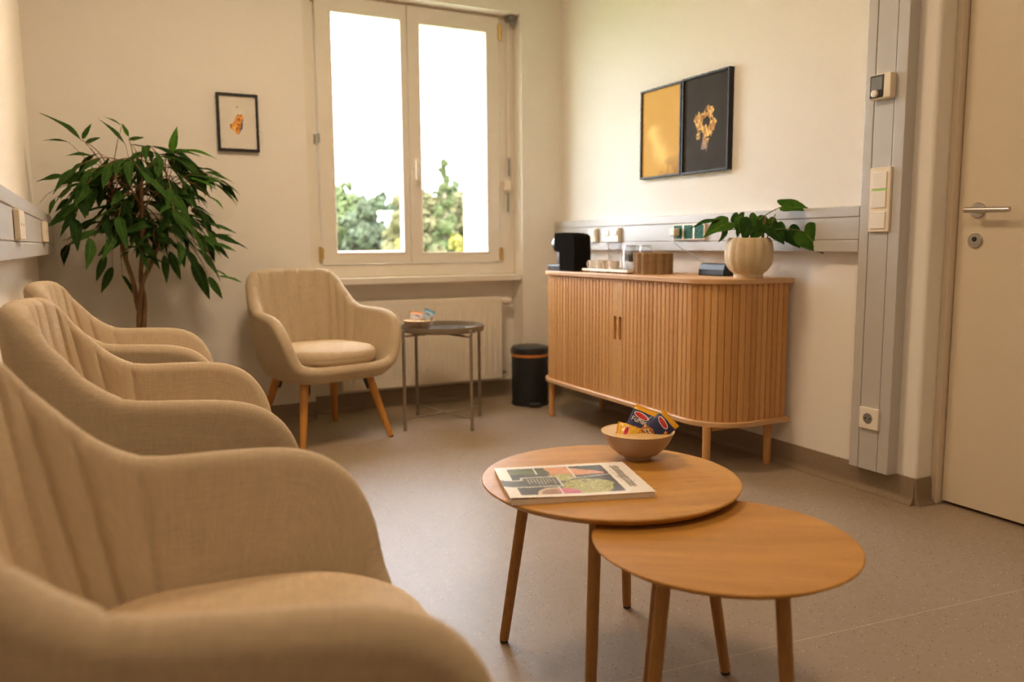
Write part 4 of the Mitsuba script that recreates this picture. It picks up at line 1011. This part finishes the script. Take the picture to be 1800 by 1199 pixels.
t = thing('water_glass', 'tall clear glass standing behind the cups, next to the coffee machine', 'glass')
scene[t] = mikit.ply(lathe([(0.001, 0), (0.030, 0.0), (0.032, 0.002), (0.036, 0.138), (0.0355, 0.140), (0.034, 0.138), (0.030, 0.006), (0.001, 0.005)], 48, (2.43, 3.560, ZTr + 0.0002)), 'clear_glass', smooth=45)

def wicker_tex(p, n, uv):
    r = noise(p.z * 700, p.x * 9, p.y * 9)
    return mix((0.20, 0.115, 0.045), (0.40, 0.26, 0.13), r * 0.6 + noise(p.x * 90, p.y * 90, p.z * 300) * 0.4)
paint('brown_board', mikit.proc(wicker_tex), 0.6, 0.3)
t = thing('basket', 'brown fluted round basket of stacked rings on the sideboard', 'basket')
bc_ = (2.385, 3.165)
fl = lambda ang, z: 0.965 + 0.10 * np.abs(np.cos(ang * 7))
for k in range(16):
    z = ZT + k * 0.0064
    put(t + '__ring', lathe([(0.080, z + 0.0002), (0.089, z + 0.0002), (0.0915, z + 0.0016), (0.0915, z + 0.0046), (0.089, z + 0.0062), (0.080, z + 0.0062), (0.0795, z + 0.003)], 112, (*bc_, 0), fl), 'brown_board', smooth=35)
put(t + '__bottom', lathe([(0.079, ZT + 0.0002), (0.079, ZT + 0.012), (0.01, ZT + 0.012)], 48, (*bc_, 0)), 'brown_board', smooth=30)

t = thing('speaker', 'small black wedge speaker with a cable on the sideboard, left of the flower pot', 'speaker')
pr2 = Polygon([(0, 0.0), (0.075, 0.0), (0.052, 0.050), (0.030, 0.058), (0.012, 0.052), (0.002, 0.028)]).buffer(-0.006).buffer(0.006)
m = trimesh.creation.extrude_polygon(pr2, 0.165, engine='earcut')
m.apply_transform(basis(np.array([1.0, 0, 0]), np.array([0, 0, 1.0]), np.array([0, -1.0, 0]), (2.455, 2.915, ZT)))
put(t + '__body', m, 'black_satin', smooth=40)
put(t + '__front_panel', moved(rb(0, 0.030, 0.008, 0.157, 0, 0.0012, 0.0005), basis(np.array([0.447, 0, 0.894]), np.array([0, -1.0, 0]), np.array([-0.894, 0, 0.447]), (2.4575, 2.915, ZT + 0.016))), 'charcoal_lens', smooth=30)
ca_ = thing('power_plug', 'cream plug in the green socket with a dark cable to the black speaker', 'plug')
yp = 3.243 - 0.079 * 0.5
put(ca_ + '__cord', tube(spline([(XF - 0.03, yp, 1.012), (XF - 0.045, yp - 0.01, 0.99), (XF - 0.05, yp - 0.10, 0.935), (2.515, 2.945, 0.875), (2.500, 2.90, 0.850), (2.495, 2.885, 0.842)], 30), 0.0022, 8), 'strap_grey', smooth=40)
put(ca_ + '__housing', RW(3.243, 0.984)(rb(0.02, 0.058, 0.02, 0.058, 0.0145, 0.05, 0.005)), 'cream_plastic', smooth=30)

# potted anthurium
def pot_tex(p, n, uv):
    return mix((0.50, 0.385, 0.225), (0.56, 0.44, 0.27), fbm(p.x * 60, p.y * 60, p.z * 60))
paint('pot_clay', mikit.proc(pot_tex), 0.6, 0.35)
paint('soil', (0.05, 0.032, 0.02), 0.9, 0.1)
t = thing('potted_anthurium', 'anthurium with heart-shaped leaves in a fluted cream pot on the sideboard', 'plant')
pc = (2.42, 2.557)
fl2 = lambda ang, z: 1 + (0.035 * np.abs(np.cos(ang * 7)) - 0.02) * np.clip((z - ZT - 0.02) / 0.02, 0, 1)
pp_ = [(0.058, 0.0), (0.060, 0.002), (0.060, 0.014), (0.061, 0.020), (0.078, 0.034), (0.092, 0.056), (0.0985, 0.085), (0.0985, 0.115), (0.094, 0.145), (0.084, 0.166), (0.080, 0.168), (0.077, 0.164), (0.080, 0.150), (0.001, 0.149)]
put(t + '__pot', lathe([(r, ZT + z) for r, z in pp_], 168, (*pc, 0), fl2), 'pot_clay', smooth=40)
put(t + '__soil', lathe([(0.078, ZT + 0.1495), (0.05, ZT + 0.154), (0.01, ZT + 0.155)], 32, (*pc, 0)), 'soil', smooth=40)

def leaf_bsdf(key, c, c2, trans):
    def fn(p, n, uv):
        vein = smoothstep(0.06, 0.0, dr.abs(uv.x - 0.5)) * 0.6
        side_ = smoothstep(0.90, 1.0, dr.abs(dr.sin((uv.y + dr.abs(uv.x - 0.5) * 0.5) * 40.0))) * 0.12
        return mix(c, c2, dr.clip(vein + side_ + 0.25 * noise(uv.x * 6, uv.y * 9), 0, 1))
    scene[key] = {'type': 'twosided', 'bsdf': {'type': 'principled', 'base_color': mikit.proc(fn), 'roughness': 0.34, 'specular': 0.5}} if not trans else \
        {'type': 'principledthin', 'base_color': mikit.proc(fn), 'roughness': 0.34, 'diff_trans': trans, 'eta': 1.45}
    return key
leaf_bsdf('leaf_heart', (0.030, 0.085, 0.012), (0.12, 0.21, 0.03), 0.25)
leaf_bsdf('leaf_heart_dark', (0.016, 0.045, 0.010), (0.05, 0.10, 0.02), 0.2)
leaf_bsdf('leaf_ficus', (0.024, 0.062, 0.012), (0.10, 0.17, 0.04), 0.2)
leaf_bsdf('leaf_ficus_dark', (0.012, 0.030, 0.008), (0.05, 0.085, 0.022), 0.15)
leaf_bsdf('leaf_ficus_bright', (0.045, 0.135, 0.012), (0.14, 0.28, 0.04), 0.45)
paint('stem_green', (0.09, 0.12, 0.03), 0.5, 0.3)
paint('stem_red', (0.25, 0.10, 0.05), 0.5, 0.3)

def leaf_mesh(width_fn, L=1.0, nl=12, droop=0.2, fold=0.25, nw=4, wave=0.0, seed=0):
    """A leaf from the origin along +x, upper side +z, length L; uv.x across, uv.y along."""
    V, UV, F_ = [], [], []
    for i in range(nl + 1):
        s_ = i / nl
        w_ = max(width_fn(s_), 0.002)
        for j in range(-nw // 2, nw // 2 + 1):
            a_ = j / (nw / 2)
            y = a_ * w_
            x = s_ * L
            z = -droop * s_ ** 2 * L + abs(y) * fold + wave * math.sin(8 * s_ + seed + a_ * 2) * w_ * abs(a_)
            V.append((x, y, z)); UV.append((0.5 + 0.5 * a_, s_))
    k = nw + 1
    for i in range(nl):
        for j in range(nw):
            a_ = i * k + j; F_ += [[a_, a_ + k, a_ + k + 1], [a_, a_ + k + 1, a_ + 1]]
    return trimesh.Trimesh(V, F_, process=False), np.array(UV)
def heart_mesh(seed=0):
    n = 26
    ol = spline([(0.0, 0.0, 0), (-0.13, 0.13, 0), (-0.17, 0.27, 0), (-0.08, 0.41, 0), (0.12, 0.47, 0), (0.38, 0.41, 0), (0.66, 0.24, 0), (0.88, 0.08, 0), (1.0, 0.0, 0)], n)
    up_ = [(p[0], max(p[1], 0.0)) for p in ol]
    V, UV, F_ = [], [], []
    for i, (x, w_) in enumerate(up_):
        xm = i / (n - 1)
        for j, a_ in enumerate((-1, -0.5, 0, 0.5, 1)):
            xx = xm + (x - xm) * abs(a_); y = a_ * w_
            z = -0.22 * max(xx, 0) ** 2 + abs(y) * 0.30 - 0.10 * (abs(y) * 2) ** 2 + 0.03 * math.sin(7 * xx + seed + a_ * 2)
            V.append((xx, y, z)); UV.append((0.5 + a_ * 0.5, min(max(xx, 0), 1)))
    for i in range(n - 1):
        for j in range(4):
            a_ = i * 5 + j; F_ += [[a_, a_ + 5, a_ + 6], [a_, a_ + 6, a_ + 1]]
    return trimesh.Trimesh(V, F_, process=False), np.array(UV)
def orient(o, d, nrm, L):
    d = np.asarray(d, float); d = d / np.linalg.norm(d)
    nrm = np.asarray(nrm, float); nrm = nrm - d * (nrm @ d); nrm /= np.linalg.norm(nrm)
    y = np.cross(nrm, d)
    return T(basis(d * L, y * L, nrm * L, o))
hearts = [heart_mesh(s_) for s_ in (0.0, 2.1)]
heart_ply = [[mikit.ply(m, b, smooth=True, uv=u_) for m, u_ in hearts] for b in ('leaf_heart', 'leaf_heart_dark')]
# lateral (to the viewer's right) / height / depth offsets from the pot rim centre, in metres
vA = np.array([pc[0], pc[1], 0]) / math.hypot(*pc); rA = np.array([vA[1], -vA[0], 0])
def PA(l, h, d=0.0): return np.array([*pc, ZT + 0.16]) + rA * l + UPZ * h + vA * d
ANT = [  # leaf joint (l, h, d), tip (l, h, d), normal hint (l, h, d), shade
    ((-0.135, 0.082, 0.03), (-0.245, 0.072, 0.02), (0.1, 1, -0.15), 1), ((-0.09, 0.07, -0.02), (-0.185, 0.030, -0.06), (0.2, 0.8, -0.45), 0), ((-0.10, 0.035, 0.0), (-0.118, -0.018, -0.01), (0.9, 0.3, -0.3), 0),
    ((-0.020, 0.085, 0.0), (-0.055, 0.020, -0.055), (-0.2, 0.4, -0.9), 0), ((-0.045, 0.105, 0.04), (-0.07, 0.045, 0.0), (-0.5, 0.3, -0.8), 1), ((0.005, 0.075, -0.03), (-0.03, -0.005, -0.08), (-0.1, 0.3, -0.95), 1), ((0.030, 0.095, 0.02), (0.02, 0.03, -0.03), (0.3, 0.35, -0.9), 0),
    ((0.040, 0.06, -0.03), (0.015, -0.01, -0.07), (0.4, 0.3, -0.9), 0), ((0.075, 0.085, 0.02), (0.09, 0.02, -0.03), (0.5, 0.4, -0.75), 0), ((0.085, 0.05, -0.02), (0.15, -0.02, -0.06), (0.2, 0.6, -0.8), 1), ((0.115, 0.062, 0.02), (0.155, 0.02, 0.0), (0.2, 0.9, -0.5), 0),
    ((0.155, 0.036, 0.0), (0.205, -0.042, -0.03), (-0.2, 0.4, -0.9), 1), ((0.215, 0.030, -0.03), (0.285, -0.055, -0.06), (-0.3, 0.3, -0.9), 0), ((0.130, 0.135, 0.0), (0.245, 0.140, 0.02), (0.0, 0.85, -0.55), 0), ((-0.03, 0.06, 0.06), (-0.06, 0.01, 0.08), (-0.2, 0.8, 0.4), 1), ((0.06, 0.07, 0.07), (0.10, 0.03, 0.11), (0.3, 0.8, 0.4), 1)]
arng = random.Random(11)
for k, (j_, tip, nh, sh) in enumerate(ANT):
    o, e_ = PA(*j_), PA(*tip)
    nn = rA * nh[0] + UPZ * nh[1] + vA * nh[2]
    lf = numbered(t + '__leaf')
    scene[lf] = {**heart_ply[sh][k % 2], 'to_world': orient(o, e_ - o, nn, np.linalg.norm(e_ - o) * (1.0 if k in (0, 1, 12, 13) else 0.88))}
    r0 = PA(arng.uniform(-0.03, 0.03), -0.01, arng.uniform(-0.02, 0.02))
    mid = (r0 + o) / 2 + UPZ * 0.03
    put(t + '__stem', tube(spline([r0, mid, o + UPZ * 0.0], 10), [0.0022] * 10, 6), 'stem_green', smooth=40)
for a_, b_ in (((0.055, -0.01, -0.02), (0.062, 0.10, -0.01)), ((0.07, 0.0, 0.0), (0.10, 0.105, 0.0)), ((0.05, -0.01, 0.0), (0.055, 0.075, -0.02))):
    put(t + '__flower_stalk', tube([PA(*a_), PA(*b_)], [0.003, 0.0022], 6), 'stem_red', smooth=40)

# ------------------------------------------------------------------ potted ficus
FX, FY = 0.165, 4.075
t = thing('potted_ficus', 'tall ficus with braided trunk and drooping dark leaves in the corner behind the armchairs', 'plant')
paint('planter', (0.30, 0.28, 0.26), 0.5, 0.4)
put(t + '__pot', lathe([(0.115, 0), (0.118, 0.003), (0.148, 0.27), (0.150, 0.28), (0.142, 0.28), (0.138, 0.25), (0.001, 0.25)], 64, (FX, FY, 0)), 'planter', smooth=40)
put(t + '__soil', lathe([(0.139, 0.2505), (0.09, 0.258), (0.01, 0.26)], 32, (FX, FY, 0)), 'soil', smooth=40)
def bark_tex(p, n, uv):
    return mix((0.13, 0.065, 0.025), (0.27, 0.15, 0.07), fbm(p.x * 110, p.y * 110, p.z * 28))
paint('bark', mikit.proc(bark_tex), 0.75, 0.2)
def FP(l, z, d=0.0): return np.array([FX + l, FY + d, z])
braid = []
for k in range(3):
    pts = []
    for z in np.linspace(0.24, 0.80, 22):
        a_ = 2 * math.pi * (k / 3) + (z - 0.24) * 9.5
        r_ = 0.017 + 0.006 * math.sin((z - 0.3) * 16)
        pts.append(FP(-0.012 + r_ * math.cos(a_), z, r_ * math.sin(a_)))
    braid.append(pts)
tops = [(-0.075, 1.02, 0.02), (0.012, 1.03, -0.03), (0.085, 1.00, 0.03)]
order = sorted(range(3), key=lambda k: braid[k][-1][0])
LIMB = []
for rank, k in enumerate(order):
    e_ = FP(*tops[rank]); s0_ = braid[k][-1]
    ext = [s0_ + (e_ - s0_) * 0.5 + np.array([0.006 * (rank - 1), 0, 0.0]), e_, e_ + (e_ - s0_) * 0.45 + UPZ * 0.06, e_ + (e_ - s0_) * 0.6 + UPZ * 0.16]
    pts = spline(braid[k][::3] + ext, 50)
    put(t + '__trunk', tube(pts, np.linspace(0.0145, 0.0065, 50), 12), 'bark', smooth=50)
    LIMB.append(pts)
lrng = random.Random(21)
def lance(s_, w=0.145): return w * (math.sin(math.pi * min(1, s_ ** 0.80)) ** 0.9) * (1 - 0.25 * s_) if 0 < s_ < 1 else 0.0
FV = [leaf_mesh(lance, 1.0, 10, dr_, 0.35, 4, 0.18, i) for i, dr_ in enumerate((0.10, 0.25, 0.40, 0.18))] + [leaf_mesh(lambda s_: lance(s_, 0.16), 1.0, 10, 0.2, 0.25, 4, 0.12, 5)]
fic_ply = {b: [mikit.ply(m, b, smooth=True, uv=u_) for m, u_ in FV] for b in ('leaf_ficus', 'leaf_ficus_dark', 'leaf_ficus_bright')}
nleaf = 0
def add_leaf(o, e_, nrm=None, b=None, v=None):
    global nleaf
    if nleaf >= 300: return
    d = e_ - o; L = np.linalg.norm(d)
    if nrm is None:
        nrm = UPZ * 0.9 + np.array([lrng.uniform(-.7, .7), lrng.uniform(-.9, .2), 0])
    # the mesh sags by its droop at the tip: aim a little higher
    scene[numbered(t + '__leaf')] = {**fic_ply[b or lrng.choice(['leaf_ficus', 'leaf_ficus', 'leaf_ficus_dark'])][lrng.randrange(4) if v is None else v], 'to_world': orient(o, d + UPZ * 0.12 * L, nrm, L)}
    nleaf += 1
def branch(pts, r0=0.004, r1=0.0012):
    put(t + '__twig', tube(spline(pts, 14), np.linspace(r0, r1, 14), 6), 'bark', smooth=50)
# silhouette leaves, (base l, z) -> (tip l, z) about the trunk axis
ox = lambda px: (px - 255) * 0.00239
oz = lambda py: 1.546 - (py - 210) * 0.0026
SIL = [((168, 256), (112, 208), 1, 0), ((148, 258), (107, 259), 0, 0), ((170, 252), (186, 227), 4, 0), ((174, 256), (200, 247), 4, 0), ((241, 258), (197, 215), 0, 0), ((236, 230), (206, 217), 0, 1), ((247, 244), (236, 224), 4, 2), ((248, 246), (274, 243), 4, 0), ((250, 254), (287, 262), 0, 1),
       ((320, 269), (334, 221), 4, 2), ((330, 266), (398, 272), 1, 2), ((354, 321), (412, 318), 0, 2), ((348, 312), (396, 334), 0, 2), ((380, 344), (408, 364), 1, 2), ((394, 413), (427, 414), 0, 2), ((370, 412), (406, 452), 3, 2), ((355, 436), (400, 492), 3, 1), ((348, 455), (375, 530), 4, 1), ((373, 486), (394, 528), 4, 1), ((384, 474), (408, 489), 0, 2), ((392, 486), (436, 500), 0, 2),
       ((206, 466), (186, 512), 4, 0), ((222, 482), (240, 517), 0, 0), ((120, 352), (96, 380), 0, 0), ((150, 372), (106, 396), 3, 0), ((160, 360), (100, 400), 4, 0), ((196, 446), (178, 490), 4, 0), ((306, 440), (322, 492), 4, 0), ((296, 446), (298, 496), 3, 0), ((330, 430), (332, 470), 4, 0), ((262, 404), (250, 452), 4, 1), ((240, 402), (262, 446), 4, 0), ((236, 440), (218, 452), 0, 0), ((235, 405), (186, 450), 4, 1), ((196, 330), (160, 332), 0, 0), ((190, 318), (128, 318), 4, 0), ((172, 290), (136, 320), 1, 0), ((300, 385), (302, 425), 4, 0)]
attach = {}
def limb_point(l, z):
    best = min(LIMB, key=lambda q: abs(q[40][0] - (FX + l)))
    return best[lrng.randrange(36, 48)]
for (bx_, by_), (tx_, ty_), v, sh in SIL:
    dep = lrng.uniform(-0.10, 0.05)
    o, e_ = FP(ox(bx_), oz(by_), dep), FP(ox(tx_), oz(ty_), dep - 0.02)
    for q in (o, e_):
        if q[2] < 1.17: q[0] = max(q[0], -0.183)
    nrm = np.array([lrng.uniform(-.2, .2), -1.0, 0.35]) if v == 4 else np.array([0, -0.35, 1.0])
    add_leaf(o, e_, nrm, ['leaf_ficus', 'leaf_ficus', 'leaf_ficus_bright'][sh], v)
    lp = limb_point(ox(bx_), oz(by_))
    mid = (lp + o) / 2 + UPZ * 0.05
    branch([lp, mid, o], 0.0032, 0.0011)
# the crown: twigs rising from the limbs and arching out, hung with leaves
NT = 46
for k in range(NT):
    a_ = k * 2.39996
    u_ = (k + 0.5) / NT
    low = k % 4 == 3
    lp = LIMB[k % 3][lrng.randrange(30, 40) if low else lrng.randrange(37, 49)]
    rr = (0.05 + 0.24 * u_) if low else 0.07 + 0.235 * math.sqrt(u_)
    dome = 1.13 + 0.32 * math.sqrt(max(0, 1 - (rr / 0.37) ** 2))
    ze = lrng.uniform(1.02, 1.16) if low else dome - 0.30 * lrng.random() ** 1.5
    end = FP(rr * math.cos(a_) * 1.15 + 0.01, ze - 0.04, rr * math.sin(a_) * 0.92)
    mid = lp * 0.45 + end * 0.55 + UPZ * (0.06 + 0.05 * lrng.random())
    mid[2] = min(mid[2], 1.47)
    tip = end + (end - lp) * np.array([0.16, 0.16, 0]) - UPZ * lrng.uniform(0.02, 0.09)
    pts = spline([lp, mid, end, tip], 14)
    put(t + '__twig', tube(pts, np.linspace(0.0032, 0.0010, 14), 6), 'bark', smooth=50)
    for q in range(6):
        i = 5 + int(q * 1.55)
        o = pts[min(i, 13)]
        dirv = pts[min(i + 1, 13)] - pts[max(i - 1, 0)]; dirv[2] = 0
        dirv /= max(np.linalg.norm(dirv), 1e-6)
        sd = np.array([-dirv[1], dirv[0], 0]) * (1 if q % 2 else -1)
        L = lrng.uniform(0.12, 0.185)
        d = dirv * lrng.uniform(0.45, 1.15) + sd * lrng.uniform(0.15, 0.8) - UPZ * lrng.uniform(0.1, 1.05)
        d /= np.linalg.norm(d)
        e_ = o + d * L
        if e_[1] > D1 - 0.02 or e_[0] < -0.17 and e_[2] < 1.18: continue
        add_leaf(o, e_)

# ------------------------------------------------------------------ outside
paint('grass', (0.20, 0.24, 0.09), 0.9, 0.1)
gk = put('ground', bx(-80, 160, YW + 0.6, 320, -6.3, -6.0), 'grass'); labels[gk] = {'kind': 'structure', 'label': 'grass ground far below the window'}
def foliage_tex(a, b):
    def fn(p, n, uv): return mix(a, b, fbm(p.x * 1.1, p.y * 1.1, p.z * 1.1))
    return mikit.proc(fn)
FOL = {'foliage_green': ((0.030, 0.048, 0.016), (0.062, 0.072, 0.028)), 'foliage_dark': ((0.021, 0.034, 0.020), (0.043, 0.052, 0.028)), 'foliage_yellow': ((0.100, 0.090, 0.015), (0.150, 0.130, 0.030)), 'foliage_olive': ((0.050, 0.052, 0.021), (0.085, 0.077, 0.035))}
for k, (a, b) in FOL.items(): paint(k, foliage_tex(a, b), 0.85, 0.15)
paint('tree_bark', (0.16, 0.12, 0.09), 0.9, 0.1)
paint('roof_tile', (0.45, 0.27, 0.20), 0.8, 0.2)
prng = np.random.default_rng(5)
def tree(deg, dist, top, rad, kind, label, lumps=9, leafs=2600, size=0.32, conical=False, group=None):
    x, y = dist * math.sin(math.radians(deg)), dist * math.cos(math.radians(deg))
    t = thing('tree', label, 'tree', group)
    h = top + 6.0
    put(t + '__trunk', tube([(x, y, -6.05), (x + 0.1, y, -6 + h * 0.4), (x, y + 0.1, -6 + h * 0.85)], [0.035 * h, 0.022 * h, 0.006 * h], 8), 'tree_bark', smooth=50)
    cs, rs = [], []
    for k in range(lumps):
        f_ = (k + 0.5) / lumps
        z = -6 + h * (0.28 + 0.66 * f_)
        w_ = rad * ((1 - f_) ** 0.9 if conical else math.sin(math.pi * min(0.95, 0.25 + 0.72 * f_)) ** 0.7)
        a_ = k * 2.4
        cs.append((x + 0.55 * w_ * math.cos(a_), y + 0.55 * w_ * math.sin(a_), z)); rs.append(max(0.62 * w_, 0.18 * rad))
    cs, rs = np.array(cs), np.array(rs)
    pick = prng.choice(lumps, leafs, p=rs ** 2 / (rs ** 2).sum())
    d = prng.normal(size=(leafs, 3)); d /= np.linalg.norm(d, axis=1, keepdims=True)
    c = cs[pick] + d * rs[pick][:, None] * prng.uniform(0.6, 1.08, (leafs, 1)) * [1, 1, 1.05]
    n_ = d + prng.normal(scale=0.5, size=(leafs, 3)); n_ /= np.linalg.norm(n_, axis=1, keepdims=True)
    a_ = np.cross(n_, prng.normal(size=(leafs, 3))); a_ /= np.linalg.norm(a_, axis=1, keepdims=True); b_ = np.cross(n_, a_)
    s_ = size * prng.uniform(0.6, 1.4, (leafs, 1))
    V = np.stack([c - a_ * s_, c + b_ * s_ * 0.6, c + a_ * s_, c - b_ * s_ * 0.6], 1).reshape(-1, 3)
    i = np.arange(leafs)[:, None] * 4
    Fc = np.vstack([i + [0, 1, 2], i + [0, 2, 3]])
    put(t + '__crown', trimesh.Trimesh(V, Fc, process=False), kind)
    return t
tree(15.2, 62, 6.4, 2.4, 'foliage_green', 'green tree filling the lower corner of the hinge-side window pane', lumps=14, leafs=4200, size=0.28)
tree(16.7, 58, 4.6, 1.9, 'foliage_dark', 'dark green tree in the middle of the first window pane', lumps=12, leafs=3200, size=0.28)
tree(14.2, 70, 7.0, 2.2, 'foliage_olive', 'olive tree at the outer edge of the first window pane', lumps=10)
tree(17.75, 60, 3.2, 1.1, 'foliage_green', 'slim green tree left of the white house', lumps=10, leafs=1900, size=0.25)
tree(19.3, 55, 5.0, 1.4, 'foliage_olive', 'olive tree beside the middle stile of the window', lumps=10)
tree(19.0, 40, 2.0, 0.8, 'foliage_yellow', 'yellow shrub at the bottom of the first window pane', lumps=6, leafs=1200, size=0.2)
tree(20.9, 64, 5.9, 2.2, 'foliage_olive', 'pale olive tree at the near edge of the second window pane', lumps=12, leafs=3200)
tree(22.35, 60, 8.0, 1.5, 'foliage_green', 'tall conifer with a pointed tip in the second window pane', lumps=16, conical=True, leafs=3600, size=0.26)
tree(22.7, 70, 7.0, 2.9, 'foliage_green', 'broad green tree behind the conifer in the second window pane', lumps=14, leafs=4200)
tree(24.4, 66, 6.6, 2.6, 'foliage_olive', 'light green tree at the outer reveal of the second window pane', lumps=12, leafs=3200)
tree(23.3, 42, 2.0, 1.5, 'foliage_yellow', 'bright yellow shrub at the bottom of the second window pane', lumps=7, leafs=2000, size=0.2)
tree(21.2, 46, 2.0, 1.3, 'foliage_olive', 'olive shrub at the bottom of the second window pane', lumps=7, leafs=1600, size=0.2)
for k, (deg, top) in enumerate(((13.5, 13.0), (15.0, 12.0), (16.4, 14.2), (17.8, 14.8), (19.2, 11.5), (20.6, 10.0), (22.2, 11.0), (24.0, 12.5), (25.6, 11.0))):
    tree(deg, 205, top, 5.5, 'foliage_dark', 'small dark tree in the distant tree line beyond the garden trees', lumps=9, leafs=900, size=1.5, group='trees of the distant tree line')
t = thing('house', 'white house with pale roof between the trees outside', 'house')
hx, hy = 84 * math.sin(math.radians(18.6)), 84 * math.cos(math.radians(18.6))
put(t + '__wall', bx(hx - 1.0, hx + 1.0, hy - 1.5, hy + 3, -6, 3.0), 'render_white')
put(t + '__roof', cat_(loft([[(hx - 1.15, hy - 1.7, 3.0), (hx - 1.15, hy + 3.2, 3.0), (hx - 1.15, hy + 0.75, 4.4)], [(hx + 1.15, hy - 1.7, 3.0), (hx + 1.15, hy + 3.2, 3.0), (hx + 1.15, hy + 0.75, 4.4)]])), 'render_white')
for dx in (-0.8, 0.1):
    put(t + '__window', bx(hx + dx, hx + dx + 0.7, hy - 1.53, hy - 1.5, 0.6, 1.8), 'charcoal_lens')
t = thing('house', 'long low building with a pink tiled roof below the trees outside', 'house')
hx, hy = 34 * math.sin(math.radians(17.0)), 34 * math.cos(math.radians(17.0))
put(t + '__wall', bx(hx - 4.5, hx + 2.5, hy, hy + 4, -6, -0.3), 'render_white')
put(t + '__roof', loft([[(hx - 4.8, hy - 0.3, -0.3), (hx - 4.8, hy + 4.3, -0.3), (hx - 4.8, hy + 2, 0.70)], [(hx + 2.8, hy - 0.3, -0.3), (hx + 2.8, hy + 4.3, -0.3), (hx + 2.8, hy + 2, 0.70)]]), 'roof_tile')
